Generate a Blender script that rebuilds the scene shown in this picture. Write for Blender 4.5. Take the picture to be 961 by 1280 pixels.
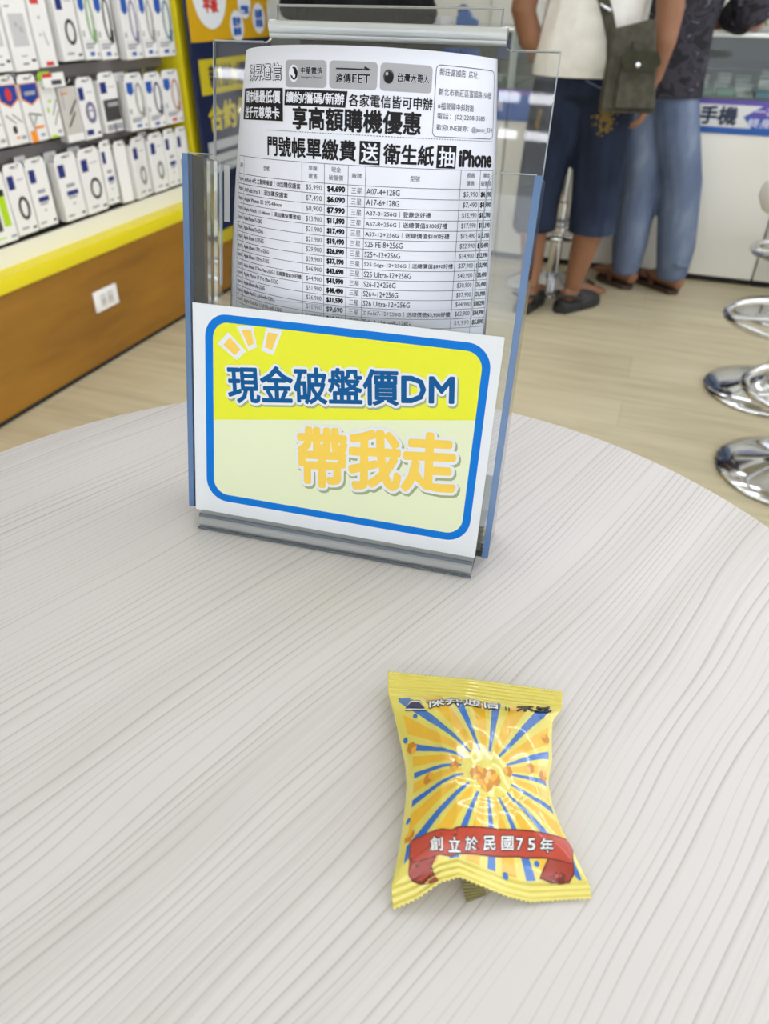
import bpy, bmesh, math, random
from mathutils import Vector, Matrix, Quaternion
PI = math.pi
random.seed(7)
scn = bpy.context.scene
COL = scn.collection
for o in list(bpy.data.objects): bpy.data.objects.remove(o)

# ------------------------------------------------------------------ camera, world, light, exposure
CAM_Z = 1.0726
cam_d = bpy.data.cameras.new('camera')
cam = bpy.data.objects.new('camera', cam_d); COL.objects.link(cam)
RIGHT = Vector((0.93704, 0.34909, 0.00991)); DOWN = Vector((0.21122, -0.54391, -0.81213)); FWD = Vector((-0.27812, 0.76309, -0.58339))
m = Matrix((RIGHT, -DOWN, -FWD)).transposed().to_4x4(); m.translation = (0, 0, CAM_Z)
cam.matrix_world = m
cam_d.sensor_fit = 'VERTICAL'; cam_d.sensor_height = 36; cam_d.sensor_width = 27
cam_d.lens = 896.9 / 1280 * 36
cam_d.clip_start = .02
cam_d.dof.use_dof = True; cam_d.dof.focus_distance = .46; cam_d.dof.aperture_fstop = 9.5
scn.camera = cam
world = bpy.data.worlds.new('world'); scn.world = world; world.use_nodes = True
world.node_tree.nodes['Background'].inputs[0].default_value = (.90, .93, 1, 1)
world.node_tree.nodes['Background'].inputs[1].default_value = 1.8
scn.view_settings.view_transform = 'Standard'; scn.view_settings.look = 'None'
scn.view_settings.gamma = 1; scn.view_settings.use_curve_mapping = False
scn.view_settings.exposure = 0.30
TUBE = 9.5           # radiance of the ceiling tubes
scn.cycles.max_bounces = 10; scn.cycles.transparent_max_bounces = 24; scn.cycles.caustics_reflective = False
scn.cycles.sample_clamp_indirect = 6

# ------------------------------------------------------------------ helpers: materials
MATS = {}
def lin(c):
    return tuple(((x / 255) / 12.92 if x / 255 <= .04045 else ((x / 255 + .055) / 1.055) ** 2.4) for x in c[:3]) + (1,)
def mat(name, rgb=(200, 200, 200), rough=.5, metal=0., spec=.5, coat=0., emit=None, sheen=0.):
    if name in MATS: return MATS[name]
    k = bpy.data.materials.new(name); k.use_nodes = True
    b = k.node_tree.nodes['Principled BSDF']
    b.inputs['Base Color'].default_value = lin(rgb); b.inputs['Roughness'].default_value = rough
    b.inputs['Metallic'].default_value = metal; b.inputs['Specular IOR Level'].default_value = spec
    b.inputs['Coat Weight'].default_value = coat; b.inputs['Coat Roughness'].default_value = .05
    if emit: b.inputs['Emission Color'].default_value = lin(rgb); b.inputs['Emission Strength'].default_value = emit
    if sheen: b.inputs['Sheen Weight'].default_value = sheen
    MATS[name] = k; return k
class NT:
    def __init__(s, k): s.t = k.node_tree; s.b = s.t.nodes['Principled BSDF']
    def n(s, typ, **kw):
        q = s.t.nodes.new('ShaderNode' + typ)
        for a, v in kw.items():
            if a.startswith('i_'):
                key = a[2:]; q.inputs[int(key) if key.isdigit() else key.replace('_', ' ')].default_value = v
            else: setattr(q, a, v)
        return q
    def l(s, a, ao, b, bi): s.t.links.new(a.outputs[ao], b.inputs[bi])
    def math(s, op, a, b=None, c=None):
        q = s.n('Math', operation=op)
        for i, v in enumerate((a, b, c)):
            if v is None: continue
            if isinstance(v, (int, float)): q.inputs[i].default_value = v
            else: s.t.links.new(v, q.inputs[i])
        return q.outputs[0]
    def ramp(s, fac, stops, interp='LINEAR'):
        r = s.n('ValToRGB'); r.color_ramp.interpolation = interp
        e = r.color_ramp.elements
        while len(e) < len(stops): e.new(.5)
        for el, (p, c) in zip(e, stops): el.position = p; el.color = lin(c)
        s.t.links.new(fac, r.inputs[0]); return r.outputs[0]
    def col(s, c): s.t.links.new(c, s.b.inputs['Base Color'])

def wood_mat(name, c0, c1, scale, rough, rot=0., plank=None, c2=None, bump=0.):
    """stretched noise grain along local X (after rot about Z, world position); plank=(length,width) adds boards"""
    k = mat(name, c0, rough); t = NT(k)
    g = t.n('NewGeometry'); mp = t.n('Mapping'); mp.inputs['Rotation'].default_value = (0, 0, -rot)
    t.l(g, 'Position', mp, 'Vector')
    vec = mp.outputs[0]
    m2 = t.n('Mapping'); m2.inputs['Scale'].default_value = (scale[0], scale[1], scale[2])
    t.t.links.new(vec, m2.inputs[0])
    nz = t.n('TexNoise', i_Scale=1., i_Detail=6., i_Roughness=.62); t.l(m2, 0, nz, 'Vector')
    n3 = t.n('TexNoise', i_Scale=2.2, i_Detail=2.); t.t.links.new(vec, n3.inputs['Vector'])
    f = t.math('ADD', t.math('MULTIPLY', nz.outputs[0], .75), t.math('MULTIPLY', n3.outputs[0], .25))
    if plank:
        br = t.n('TexBrick', offset=.37, i_Scale=1., i_Mortar_Size=.003, i_Mortar_Smooth=.3, i_Brick_Width=plank[0], i_Row_Height=plank[1], i_Bias=0.)
        br.inputs['Color1'].default_value = (.25, .25, .25, 1); br.inputs['Color2'].default_value = (.75, .75, .75, 1); br.inputs['Mortar'].default_value = (0, 0, 0, 1)
        t.t.links.new(vec, br.inputs['Vector'])
        f = t.math('ADD', t.math('MULTIPLY', f, .8), t.math('MULTIPLY', br.outputs[0], .2))
    t.col(t.ramp(f, [(.32, c1), (.5, c0), (.68, c2 or c0)]))
    return k
TABLE_ROT = math.radians(68.3)
def table_mat():
    k = mat('whitewashed_wood_laminate', (226, 224, 221), .38, spec=.35); t = NT(k)
    g = t.n('NewGeometry'); mp = t.n('Mapping'); mp.inputs['Rotation'].default_value = (0, 0, -TABLE_ROT); t.l(g, 'Position', mp, 'Vector')
    # broad warp so that the grain wavers
    wn = t.n('TexNoise', i_Scale=1., i_Detail=2.); ms = t.n('Mapping'); ms.inputs['Scale'].default_value = (2.6, 7., 1); t.l(mp, 0, ms, 0); t.l(ms, 0, wn, 'Vector')
    sx = t.n('SeparateXYZ'); t.l(mp, 0, sx, 0)
    y = t.math('ADD', sx.outputs[1], t.math('MULTIPLY', t.math('SUBTRACT', wn.outputs[0], .5), .045))
    def lines(freq, stretch, det, seedz):
        cx = t.n('CombineXYZ'); t.t.links.new(t.math('MULTIPLY', sx.outputs[0], stretch), cx.inputs[0]); t.t.links.new(t.math('MULTIPLY', y, freq), cx.inputs[1]); cx.inputs[2].default_value = seedz
        n = t.n('TexNoise', i_Scale=1., i_Detail=det, i_Roughness=.55); t.l(cx, 0, n, 'Vector'); return n.outputs[0]
    a = lines(60, 3., 1., 3.1); b = lines(420, 5., 2., 8.); c = lines(16, 1.5, 2., 1.7)
    # growth lines: thin, sharp on one side and fading on the other, at an uneven pitch of a few millimetres
    ph = t.math('FRACT', t.math('ADD', t.math('MULTIPLY', y, 185.), t.math('MULTIPLY', lines(30, 1.2, 1.5, 5.5), 5.5)))
    ln = t.math('MULTIPLY', t.math('POWER', ph, 7.), t.math('SUBTRACT', 1., t.math('POWER', ph, 60.)))
    am = t.math('MULTIPLY', t.math('MAXIMUM', t.math('SUBTRACT', a, .25), 0.), 1.9)
    f = t.math('SUBTRACT', 1., t.math('MULTIPLY', ln, am))
    f = t.math('SUBTRACT', f, t.math('MULTIPLY', t.math('SUBTRACT', b, .5), .3))
    f = t.math('SUBTRACT', f, t.math('MULTIPLY', t.math('SUBTRACT', c, .5), .55))
    t.col(t.ramp(f, [(.3, (178, 170, 168)), (.7, (201, 196, 195)), (.92, (214, 212, 212)), (1., (220, 218, 219))]))
    return k
def acrylic(name, tint=(.955, .965, .965), rough=.02, ior=1.49):
    k = bpy.data.materials.new(name); k.use_nodes = True; t = k.node_tree; t.nodes.clear()
    o = t.nodes.new('ShaderNodeOutputMaterial'); mx = t.nodes.new('ShaderNodeMixShader')
    a = t.nodes.new('ShaderNodeBsdfTransparent'); a.inputs[0].default_value = tint + (1,)
    b = t.nodes.new('ShaderNodeBsdfGlossy'); b.inputs['Roughness'].default_value = rough
    f = t.nodes.new('ShaderNodeFresnel'); f.inputs[0].default_value = ior
    t.links.new(f.outputs[0], mx.inputs[0]); t.links.new(a.outputs[0], mx.inputs[1]); t.links.new(b.outputs[0], mx.inputs[2]); t.links.new(mx.outputs[0], o.inputs[0])
    MATS[name] = k; return k
def tinted(name, rgb, alpha, rough=.15):
    k = mat(name, rgb, rough, spec=.6); k.node_tree.nodes['Principled BSDF'].inputs['Alpha'].default_value = alpha; return k
def noise_mat(name, c0, c1, scale, rough=.7, lo=.4, hi=.6, stretch=(1, 1, 1), bump=0., spec=.3, interp='LINEAR', extra=None):
    k = mat(name, c0, rough, spec=spec); t = NT(k)
    tc = t.n('TexCoord'); mp = t.n('Mapping'); mp.inputs['Scale'].default_value = stretch; t.l(tc, 'Object', mp, 0)
    n = t.n('TexNoise', i_Scale=scale, i_Detail=4.); t.l(mp, 0, n, 'Vector')
    stops = [(lo, c0), (hi, c1)] + (extra or [])
    t.col(t.ramp(n.outputs[0], stops, interp))
    if bump:
        b = t.n('Bump', i_Strength=bump, i_Distance=.004); t.l(n, 0, b, 'Height'); t.l(b, 0, t.b, 'Normal')
    return k

# ------------------------------------------------------------------ helpers: meshes
def mesh_obj(name, verts, faces, mats, parent=None, fmat=None, smooth=False, loc=None):
    me = bpy.data.meshes.new(name); me.from_pydata([tuple(v) for v in verts], [], faces)
    for k in (mats if isinstance(mats, (list, tuple)) else [mats]): me.materials.append(k)
    if fmat: me.polygons.foreach_set('material_index', fmat)
    if smooth: me.polygons.foreach_set('use_smooth', [True] * len(me.polygons))
    o = bpy.data.objects.new(name, me); COL.objects.link(o)
    if parent: o.parent = parent
    if loc: o.location = loc
    return o
class MB:
    """collects shapes into ONE mesh"""
    def __init__(s): s.v = []; s.f = []; s.m = []; s.sm = []
    def add(s, v, f, mi=0, smooth=False, M=None):
        n = len(s.v); s.v += [(M @ Vector(p)) if M else Vector(p) for p in v]
        s.f += [tuple(i + n for i in q) for q in f]; s.m += [mi] * len(f); s.sm += [smooth] * len(f); return s
    def box(s, x0, x1, y0, y1, z0, z1, mi=0, bev=0., M=None, seg=2):
        if bev <= 0:
            v = [(x, y, z) for x in (x0, x1) for y in (y0, y1) for z in (z0, z1)]
            return s.add(v, [(0, 1, 3, 2), (4, 6, 7, 5), (0, 4, 5, 1), (2, 3, 7, 6), (0, 2, 6, 4), (1, 5, 7, 3)], mi, False, M)
        b = bmesh.new(); bmesh.ops.create_cube(b, size=1)
        for q in b.verts: q.co = Vector(((x0 + x1) / 2 + q.co.x * (x1 - x0), (y0 + y1) / 2 + q.co.y * (y1 - y0), (z0 + z1) / 2 + q.co.z * (z1 - z0)))
        bmesh.ops.bevel(b, geom=b.edges[:], offset=bev, segments=seg, affect='EDGES', profile=.5)
        b.verts.index_update(); s.add([q.co.copy() for q in b.verts], [tuple(q.index for q in f.verts) for f in b.faces], mi, True, M); b.free(); return s
    def lathe(s, prof, n=40, mi=0, M=None, axis_loc=(0, 0, 0)):
        v = []; f = []
        for (r, z) in prof:
            for i in range(n):
                a = 2 * PI * i / n; v.append((axis_loc[0] + r * math.cos(a), axis_loc[1] + r * math.sin(a), axis_loc[2] + z))
        for j in range(len(prof) - 1):
            for i in range(n): f.append((j * n + i, j * n + (i + 1) % n, (j + 1) * n + (i + 1) % n, (j + 1) * n + i))
        if prof[0][0] > 1e-6: f.append(tuple(range(n - 1, -1, -1)))
        if prof[-1][0] > 1e-6: f.append(tuple((len(prof) - 1) * n + i for i in range(n)))
        return s.add(v, f, mi, True, M)
    def tube(s, pts, rad, n=10, mi=0, M=None, closed=False, cap=True):
        pts = [Vector(p) for p in pts]; N = len(pts); R = rad if isinstance(rad, (list, tuple)) else [rad] * N
        v = []; f = []; up = None
        for i, p in enumerate(pts):
            if closed: d = pts[(i + 1) % N] - pts[i - 1]
            else: d = pts[min(i + 1, N - 1)] - pts[max(i - 1, 0)]
            d.normalize()
            if up is None: up = d.orthogonal().normalized()
            up = (up - d * up.dot(d)).normalized(); w = d.cross(up)
            for k in range(n):
                a = 2 * PI * k / n; v.append(p + (up * math.cos(a) + w * math.sin(a)) * R[i])
        for i in range(N if closed else N - 1):
            j = (i + 1) % N
            for k in range(n): f.append((i * n + k, i * n + (k + 1) % n, j * n + (k + 1) % n, j * n + k))
        if cap and not closed: f.append(tuple(range(n - 1, -1, -1))); f.append(tuple((N - 1) * n + k for k in range(n)))
        return s.add(v, f, mi, True, M)
    def prism(s, poly, h0, h1, mi=0, M=None):
        """polygon in XY extruded along Z from h0 to h1"""
        n = len(poly); v = [(x, y, h0) for x, y in poly] + [(x, y, h1) for x, y in poly]
        f = [tuple(range(n - 1, -1, -1)), tuple(range(n, 2 * n))] + [(i, (i + 1) % n, n + (i + 1) % n, n + i) for i in range(n)]
        return s.add(v, f, mi, False, M)
    def build(s, name, mats, parent=None, loc=None, rotz=0.):
        o = mesh_obj(name, s.v, s.f, mats, parent, s.m, loc=loc)
        o.data.polygons.foreach_set('use_smooth', s.sm); o.rotation_euler.z = rotz
        if any(s.sm):
            try: o.data.set_sharp_from_angle(angle=math.radians(40))
            except Exception: pass
        return o
def tag(o, label=None, cat=None, group=None, kind=None):
    if label: o['label'] = label
    if cat: o['category'] = cat
    if group: o['group'] = group
    if kind: o['kind'] = kind
    return o
def thing(name, label, cat, loc=(0, 0, 0), rotz=0., group=None):
    o = bpy.data.objects.new(name, None); COL.objects.link(o); o.location = loc; o.rotation_euler.z = rotz; o.empty_display_size = .05
    return tag(o, label, cat, group)
def copy_tree(o, parent=None):
    c = o.copy(); COL.objects.link(c); c.parent = parent
    for ch in list(o.children): copy_tree(ch, c)
    return c
def struct(o): o['kind'] = 'structure'; return o
def rrect(x0, x1, y0, y1, r, n=6):
    p = []
    for cx, cy, a0 in ((x1 - r, y1 - r, 0), (x0 + r, y1 - r, 90), (x0 + r, y0 + r, 180), (x1 - r, y0 + r, 270)):
        for i in range(n + 1):
            a = math.radians(a0 + 90 * i / n); p.append((cx + r * math.cos(a), cy + r * math.sin(a)))
    return p
def ellipse(cx, cy, rx, ry, n=28): return [(cx + rx * math.cos(2 * PI * i / n), cy + ry * math.sin(2 * PI * i / n)) for i in range(n)]

# printed matter: flat 2-D shapes (text, polygons) cut finely and laid on a surface function
GL = {}
def glyphs(s):
    if s in GL: return GL[s]
    c = bpy.data.curves.new('lettering', 'FONT'); c.body = s; c.size = 1; c.resolution_u = 2
    o = bpy.data.objects.new('lettering', c); COL.objects.link(o); bpy.context.view_layer.update()
    me = bpy.data.meshes.new_from_object(o.evaluated_get(bpy.context.evaluated_depsgraph_get()))
    v = [(q.co.x, q.co.y) for q in me.vertices]; f = [tuple(p.vertices) for p in me.polygons]
    bpy.data.objects.remove(o); bpy.data.curves.remove(c); bpy.data.meshes.remove(me)
    xs = [p[0] for p in v]; ys = [p[1] for p in v]
    x0, x1, y0, y1 = min(xs), max(xs), min(ys), max(ys)
    GL[s] = ([((x - x0) / (x1 - x0), (y - y0) / max(y1 - y0, 1e-6)) for x, y in v], f); return GL[s]
class Print:
    def __init__(s, surf, step): s.surf = surf; s.step = step; s.v = []; s.f = []; s.m = []; s.lay = 0
    def raw(s, v2, f, mi, off):
        n = len(s.v); s.v += [s.surf(a, b, off) for a, b in v2]; s.f += [tuple(i + n for i in q) for q in f]; s.m += [mi] * len(f)
    def poly(s, pts, mi, off, cell=None):
        b = bmesh.new(); vs = [b.verts.new((x, y, 0)) for x, y in pts]; b.faces.new(vs); bmesh.ops.triangulate(b, faces=b.faces[:])
        s._cut(b, cell, mi, off)
    def _cut(s, b, cell, mi, off):
        if cell:
            for ax in (0, 1):
                if not cell[ax]: continue
                lo = min(q.co[ax] for q in b.verts); hi = max(q.co[ax] for q in b.verts); x = lo + cell[ax]
                while x < hi - 1e-9:
                    co = Vector((0, 0, 0)); co[ax] = x; no = Vector((0, 0, 0)); no[ax] = 1
                    bmesh.ops.bisect_plane(b, geom=b.verts[:] + b.edges[:] + b.faces[:], plane_co=co, plane_no=no, dist=1e-7); x += cell[ax]
        b.normal_update()
        for q in b.faces:
            if q.normal.z < 0: q.normal_flip()
        b.verts.index_update()
        s.raw([(q.co.x, q.co.y) for q in b.verts], [tuple(q.index for q in f.verts) for f in b.faces], mi, off); b.free()
    def rect(s, x0, x1, y0, y1, mi, off):
        nx = max(1, int(math.ceil(abs(x1 - x0) / s.step)))
        v = [(x0 + (x1 - x0) * i / nx, y) for y in (y0, y1) for i in range(nx + 1)]
        s.raw(v, [(i, i + 1, nx + 2 + i, nx + 1 + i) for i in range(nx)], mi, off)
    def text(s, t, q, mi, off, bold=0., n=8, clip=None, cell=None):
        """q: box (x0,x1,y0,y1) or 4 corners TL,TR,BR,BL; bold: stroke growth in surface units"""
        v, f = glyphs(t)
        if len(q) == 4 and not isinstance(q[0], tuple): x0, x1, y0, y1 = q; q = ((x0, y1), (x1, y1), (x1, y0), (x0, y0))
        def at(a, b):
            return tuple((1 - b) * ((1 - a) * q[3][i] + a * q[2][i]) + b * ((1 - a) * q[0][i] + a * q[1][i]) for i in (0, 1))
        w = [at(a, b) for a, b in v]
        if clip is not None or cell:
            b = bmesh.new(); src = v if clip is not None else w
            vs = [b.verts.new((x, y, 0)) for x, y in src]
            for p in f:
                try: b.faces.new([vs[i] for i in p])
                except ValueError: pass
            if clip is not None:
                bmesh.ops.bisect_plane(b, geom=b.verts[:] + b.edges[:] + b.faces[:], plane_co=(0, clip, 0), plane_no=(0, 1, 0), clear_outer=True)
                for p in b.verts: p.co = Vector(at(p.co.x, p.co.y / clip) + (0,))
            b.verts.index_update(); w = [(p.co.x, p.co.y) for p in b.verts]; f = [tuple(p.index for p in g.verts) for g in b.faces]; b.free()
        sh = [(0, 0)] + ([(bold * math.cos(2 * PI * i / n), bold * math.sin(2 * PI * i / n)) for i in range(n)] if bold else [])
        for i, (dx, dy) in enumerate(sh):
            s.raw([(a + dx, b + dy) for a, b in w], f, mi, off + i * 2e-6 * (1 if off < 1 else 1))
    def line(s, a, b, w, mi, off):
        d = math.hypot(b[0] - a[0], b[1] - a[1]); nx, ny = -(b[1] - a[1]) / d * w / 2, (b[0] - a[0]) / d * w / 2
        k = max(1, int(math.ceil(d / s.step))); v = []
        for i in range(k + 1):
            x, y = a[0] + (b[0] - a[0]) * i / k, a[1] + (b[1] - a[1]) * i / k; v += [(x - nx, y - ny), (x + nx, y + ny)]
        s.raw(v, [(2 * i, 2 * i + 2, 2 * i + 3, 2 * i + 1) for i in range(k)], mi, off)
    def loop(s, pts, w, mi, off):
        for i in range(len(pts)): s.line(pts[i], pts[(i + 1) % len(pts)], w, mi, off)

# ------------------------------------------------------------------ materials
M_floor = wood_mat('pale_oak_floor', (204, 194, 162), (182, 171, 138), (2.2, 26, 1), .42, 0, (1.25, .19), (216, 207, 178))
M_wall = mat('painted_wall', (222, 221, 210), .8)
M_ceil = mat('ceiling_paint', (232, 232, 230), .85)
M_brown = wood_mat('brown_wood_panel', (150, 104, 26), (126, 84, 18), (20, 1.3, 9), .5, 0, None, (164, 116, 34))
M_yellow = mat('yellow_laminate', (236, 220, 30), .4)
M_grey = mat('grey_slatwall', (138, 132, 130), .45)
M_dark = mat('dark_groove', (26, 24, 24), .7)
M_white = mat('white_laminate', (238, 237, 228), .4)
M_wplas = mat('white_plastic', (243, 243, 242), .35)
M_chrome = mat('chrome', (214, 216, 218), .09, 1.)
M_paper = mat('white_paper', (227, 231, 243), .75, spec=.2)
M_ink = mat('black_ink', (28, 27, 30), .6, spec=.2)
M_ink2 = mat('grey_ink', (70, 70, 76), .6, spec=.2)
M_lgrey = mat('light_grey_ink', (166, 168, 174), .6, spec=.2)
M_card = mat('white_card', (222, 227, 233), .5, spec=.25)
M_blue = mat('blue_print', (0, 116, 210), .5, spec=.15)
M_ye = mat('yellow_print', (226, 230, 56), .5, spec=.15)
M_pale = mat('pale_green_print', (224, 232, 198), .5, spec=.15)
M_teal = mat('teal_print', (0, 86, 146), .5, spec=.15)
M_gold = mat('gold_print', (240, 204, 88), .5, spec=.15)
M_navy = mat('navy_print', (16, 30, 66), .45)
M_bluel = mat('label_blue', (38, 90, 176), .45)
M_navyl = mat('label_navy', (32, 46, 120), .45)
M_orange = mat('label_orange', (246, 150, 40), .45)
M_lime = mat('label_lime', (180, 220, 30), .45)
M_red = mat('label_red', (214, 60, 52), .45)
M_black = mat('black_plastic', (26, 26, 28), .4)
M_acr = acrylic('clear_acrylic'); M_acs = acrylic('side_acrylic', (.97, .98, .98), .02, 1.25); M_glass = acrylic('showcase_glass', (.86, .9, .88), .01, 1.5)
M_edge = tinted('blue_tinted_acrylic_edge', (86, 124, 172), .82, .12)
M_edgec = tinted('pale_acrylic_edge', (176, 188, 196), .6, .1)

# ------------------------------------------------------------------ setting
XL = -1.75        # front of the left display base
YC = 3.675        # front of the counter
mb = MB(); mb.box(-2.4, 4.2, -5, 5.2, -.05, 0); struct(mb.build('floor', M_floor))
mb = MB(); mb.box(-2.4, 4.2, -5, 5.2, 2.78, 2.85); struct(mb.build('ceiling', M_ceil))
mb = MB(); mb.box(-2.4, -1.98, -5, 5.2, 0, 2.78); struct(mb.build('wall_left', M_wall))
mb = MB(); mb.box(-1.98, 4.2, 5.0, 5.2, 0, 2.78)
for x in (-1.2, -.55, .1, .75): mb.box(x - .004, x + .004, 4.994, 5.0, .1, 2.78, 1)
struct(mb.build('wall_back', [M_wall, mat('wall_seam', (176, 176, 168), .7)]))

# ceiling battens (continuous rows of tubes running along X)
M_tube = mat('lit_tube', (247, 248, 255), .5, emit=TUBE); M_bat = mat('batten_housing', (232, 232, 230), .5)
def batten():
    t = thing('ceiling_light', 'long white tube light in the ceiling rows', 'light', group='ceiling tube lights')
    mb = MB(); mb.box(-.6, .6, -.045, .045, .0, .05, 0, .006); mb.build('housing', M_bat, t)
    mb = MB(); mb.box(-.59, .59, -.034, .034, -.028, 0, 0, .012); mb.build('tube', M_tube, t)
    return t
bt = batten(); first = True
for y in (-3.72, -3.24, 1.35, 2.15, 3.0, 4.4):  # one row ahead of the camera is added to brighten the far end
    for k in range(-2, 3):
        o = bt if first else copy_tree(bt); first = False
        o.location = (-.18 + .615 + k * 1.23, y, 2.73)

# ------------------------------------------------------------------ left display: base, ledge, slatted panel, pillar
t = thing('display_cabinet', 'brown wood base cabinet with a bright yellow ledge under the accessory wall', 'cabinet', (XL, .9, 0))
mb = MB(); mb.box(-.2, 0, -.9, 2.7, .0, .362, 0); mb.box(-.2, .004, -.9, 2.7, .0, .012, 1); mb.build('front_panel', [M_brown, M_dark], t)
mb = MB(); mb.box(-.2, .012, -.9, 1.745, .362, .404, 0, .002); mb.build('ledge', M_yellow, t)
mb = MB(); mb.box(-.2, -.055, -.9, 1.745, .404, .458, 0); mb.box(-.2, -.06, -.9, 1.745, .456, .462, 1); mb.build('back_strip', [M_white, M_dark], t)
t = thing('outlet', 'white double wall outlet on the brown wood base', 'outlet', (XL, 1.957, .218))
mb = MB(); mb.box(0, .008, -.06, .06, -.035, .035, 0, .003); mb.build('cover_plate', M_wplas, t)
mb = MB()
for sy in (-.018, .018):
    mb.box(.0081, .0095, sy - .014, sy + .014, -.021, .021, 0, .0006); mb.box(.0095, .0098, sy - .007, sy - .005, -.01, .004, 1); mb.box(.0095, .0098, sy + .005, sy + .007, -.01, .004, 1)
mb.build('socket', [mat('socket_face', (212, 212, 208), .4), M_ink2], t)

t = thing('slatwall_panel', 'grey slatted display wall with dark grooves holding hanging boxes', 'panel', (-1.98, .9, .462))
mb = MB(); mb.box(0, .065, -.9, 1.77, .0, 1.7, 0); mb.build('back_board', M_grey, t)
for z in (.198, .397, .62):
    mb = MB(); mb.box(.0652, .102, -.9, 1.768, z - .006, z + .030, 0, .003); mb.box(.0652, .1, -.9, 1.768, z + .0301, z + .052, 1); mb.build('shelf_rail', [M_grey, M_dark], t)
t = thing('yellow_pillar', 'bright yellow vertical end panel of the accessory display', 'panel', (-1.98, 2.672, .362))
mb = MB(); mb.box(0, .19, 0, .074, 0, 2.0, 0, .003); mb.build('end_panel', M_yellow, t)
mb = MB(); mb.box(.02, .1902, .0741, .088, 0, 2.0, 0); mb.build('trim_strip', mat('dark_yellow_trim', (196, 178, 22), .5), t)

# poster board beyond the pillar
t = thing('poster_board', 'navy and yellow shop poster with white oval bubbles beside the yellow pillar', 'poster', (-1.733, 2.655, .215))
W = .61; mb = MB(); mb.box(-.014, 0, 0, W, 0, 1.7, 0); mb.build('board', M_navy, t)
PB = Print(lambda a, b, o: (o, a, b), .2)
M_pyel = mat('poster_amber', (206, 160, 10), .5); M_poch = mat('poster_ochre', (196, 180, 30), .5); M_pwhite = mat('poster_white', (224, 230, 234), .5); M_pred = mat('poster_red', (196, 50, 44), .5); M_pgr = mat('poster_grey', (176, 180, 182), .5)
PM = [M_pyel, M_poch, M_pwhite, M_pred, M_bluel, M_navy, M_pgr]
PB.rect(0, W, .715, 1.7, 0, .001)
for cx, cz, r in ((.155, .87, .118), (.335, .757, .052), (.405, .83, .05), (.515, .78, .052), (.6, .79, .05)): PB.poly(ellipse(cx, cz, r if cx < .58 else .009, r), 2, .002)
PB.text('辦信新辦', (.09, .22, .86, .905), 3, .003, .003); PB.text('平板', (.105, .205, .805, .845), 3, .003, .003)
for cx, cz, w in ((.335, .773, '配件'), (.335, .741, '維修'), (.405, .81, '門號'), (.515, .796, '貼膜'), (.515, .764, '周邊')): PB.text(w, (cx - .03, cx + .03, cz - .013, cz + .013), 4, .003, .002)
PB.rect(.03, .5, .545, .66, 1, .002); PB.text('新辦/續約', (.09, .46, .565, .64), 5, .003, .002)
PB.text('合約', (.06, .26, .42, .515), 1, .002, .004); PB.text('優惠', (.28, .48, .42, .515), 1, .002, .004)
PB.rect(.03, .5, .27, .385, 6, .002); PB.rect(.07, .4, .335, .352, 5, .003); PB.rect(.07, .4, .30, .306, 5, .003)
PB.rect(0, W, .0, .05, 1, .002); PB.rect(0, .03, .0, .3, 1, .0025)
mesh_obj('poster_print', PB.v, PB.f, PM, t, PB.m)

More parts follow.
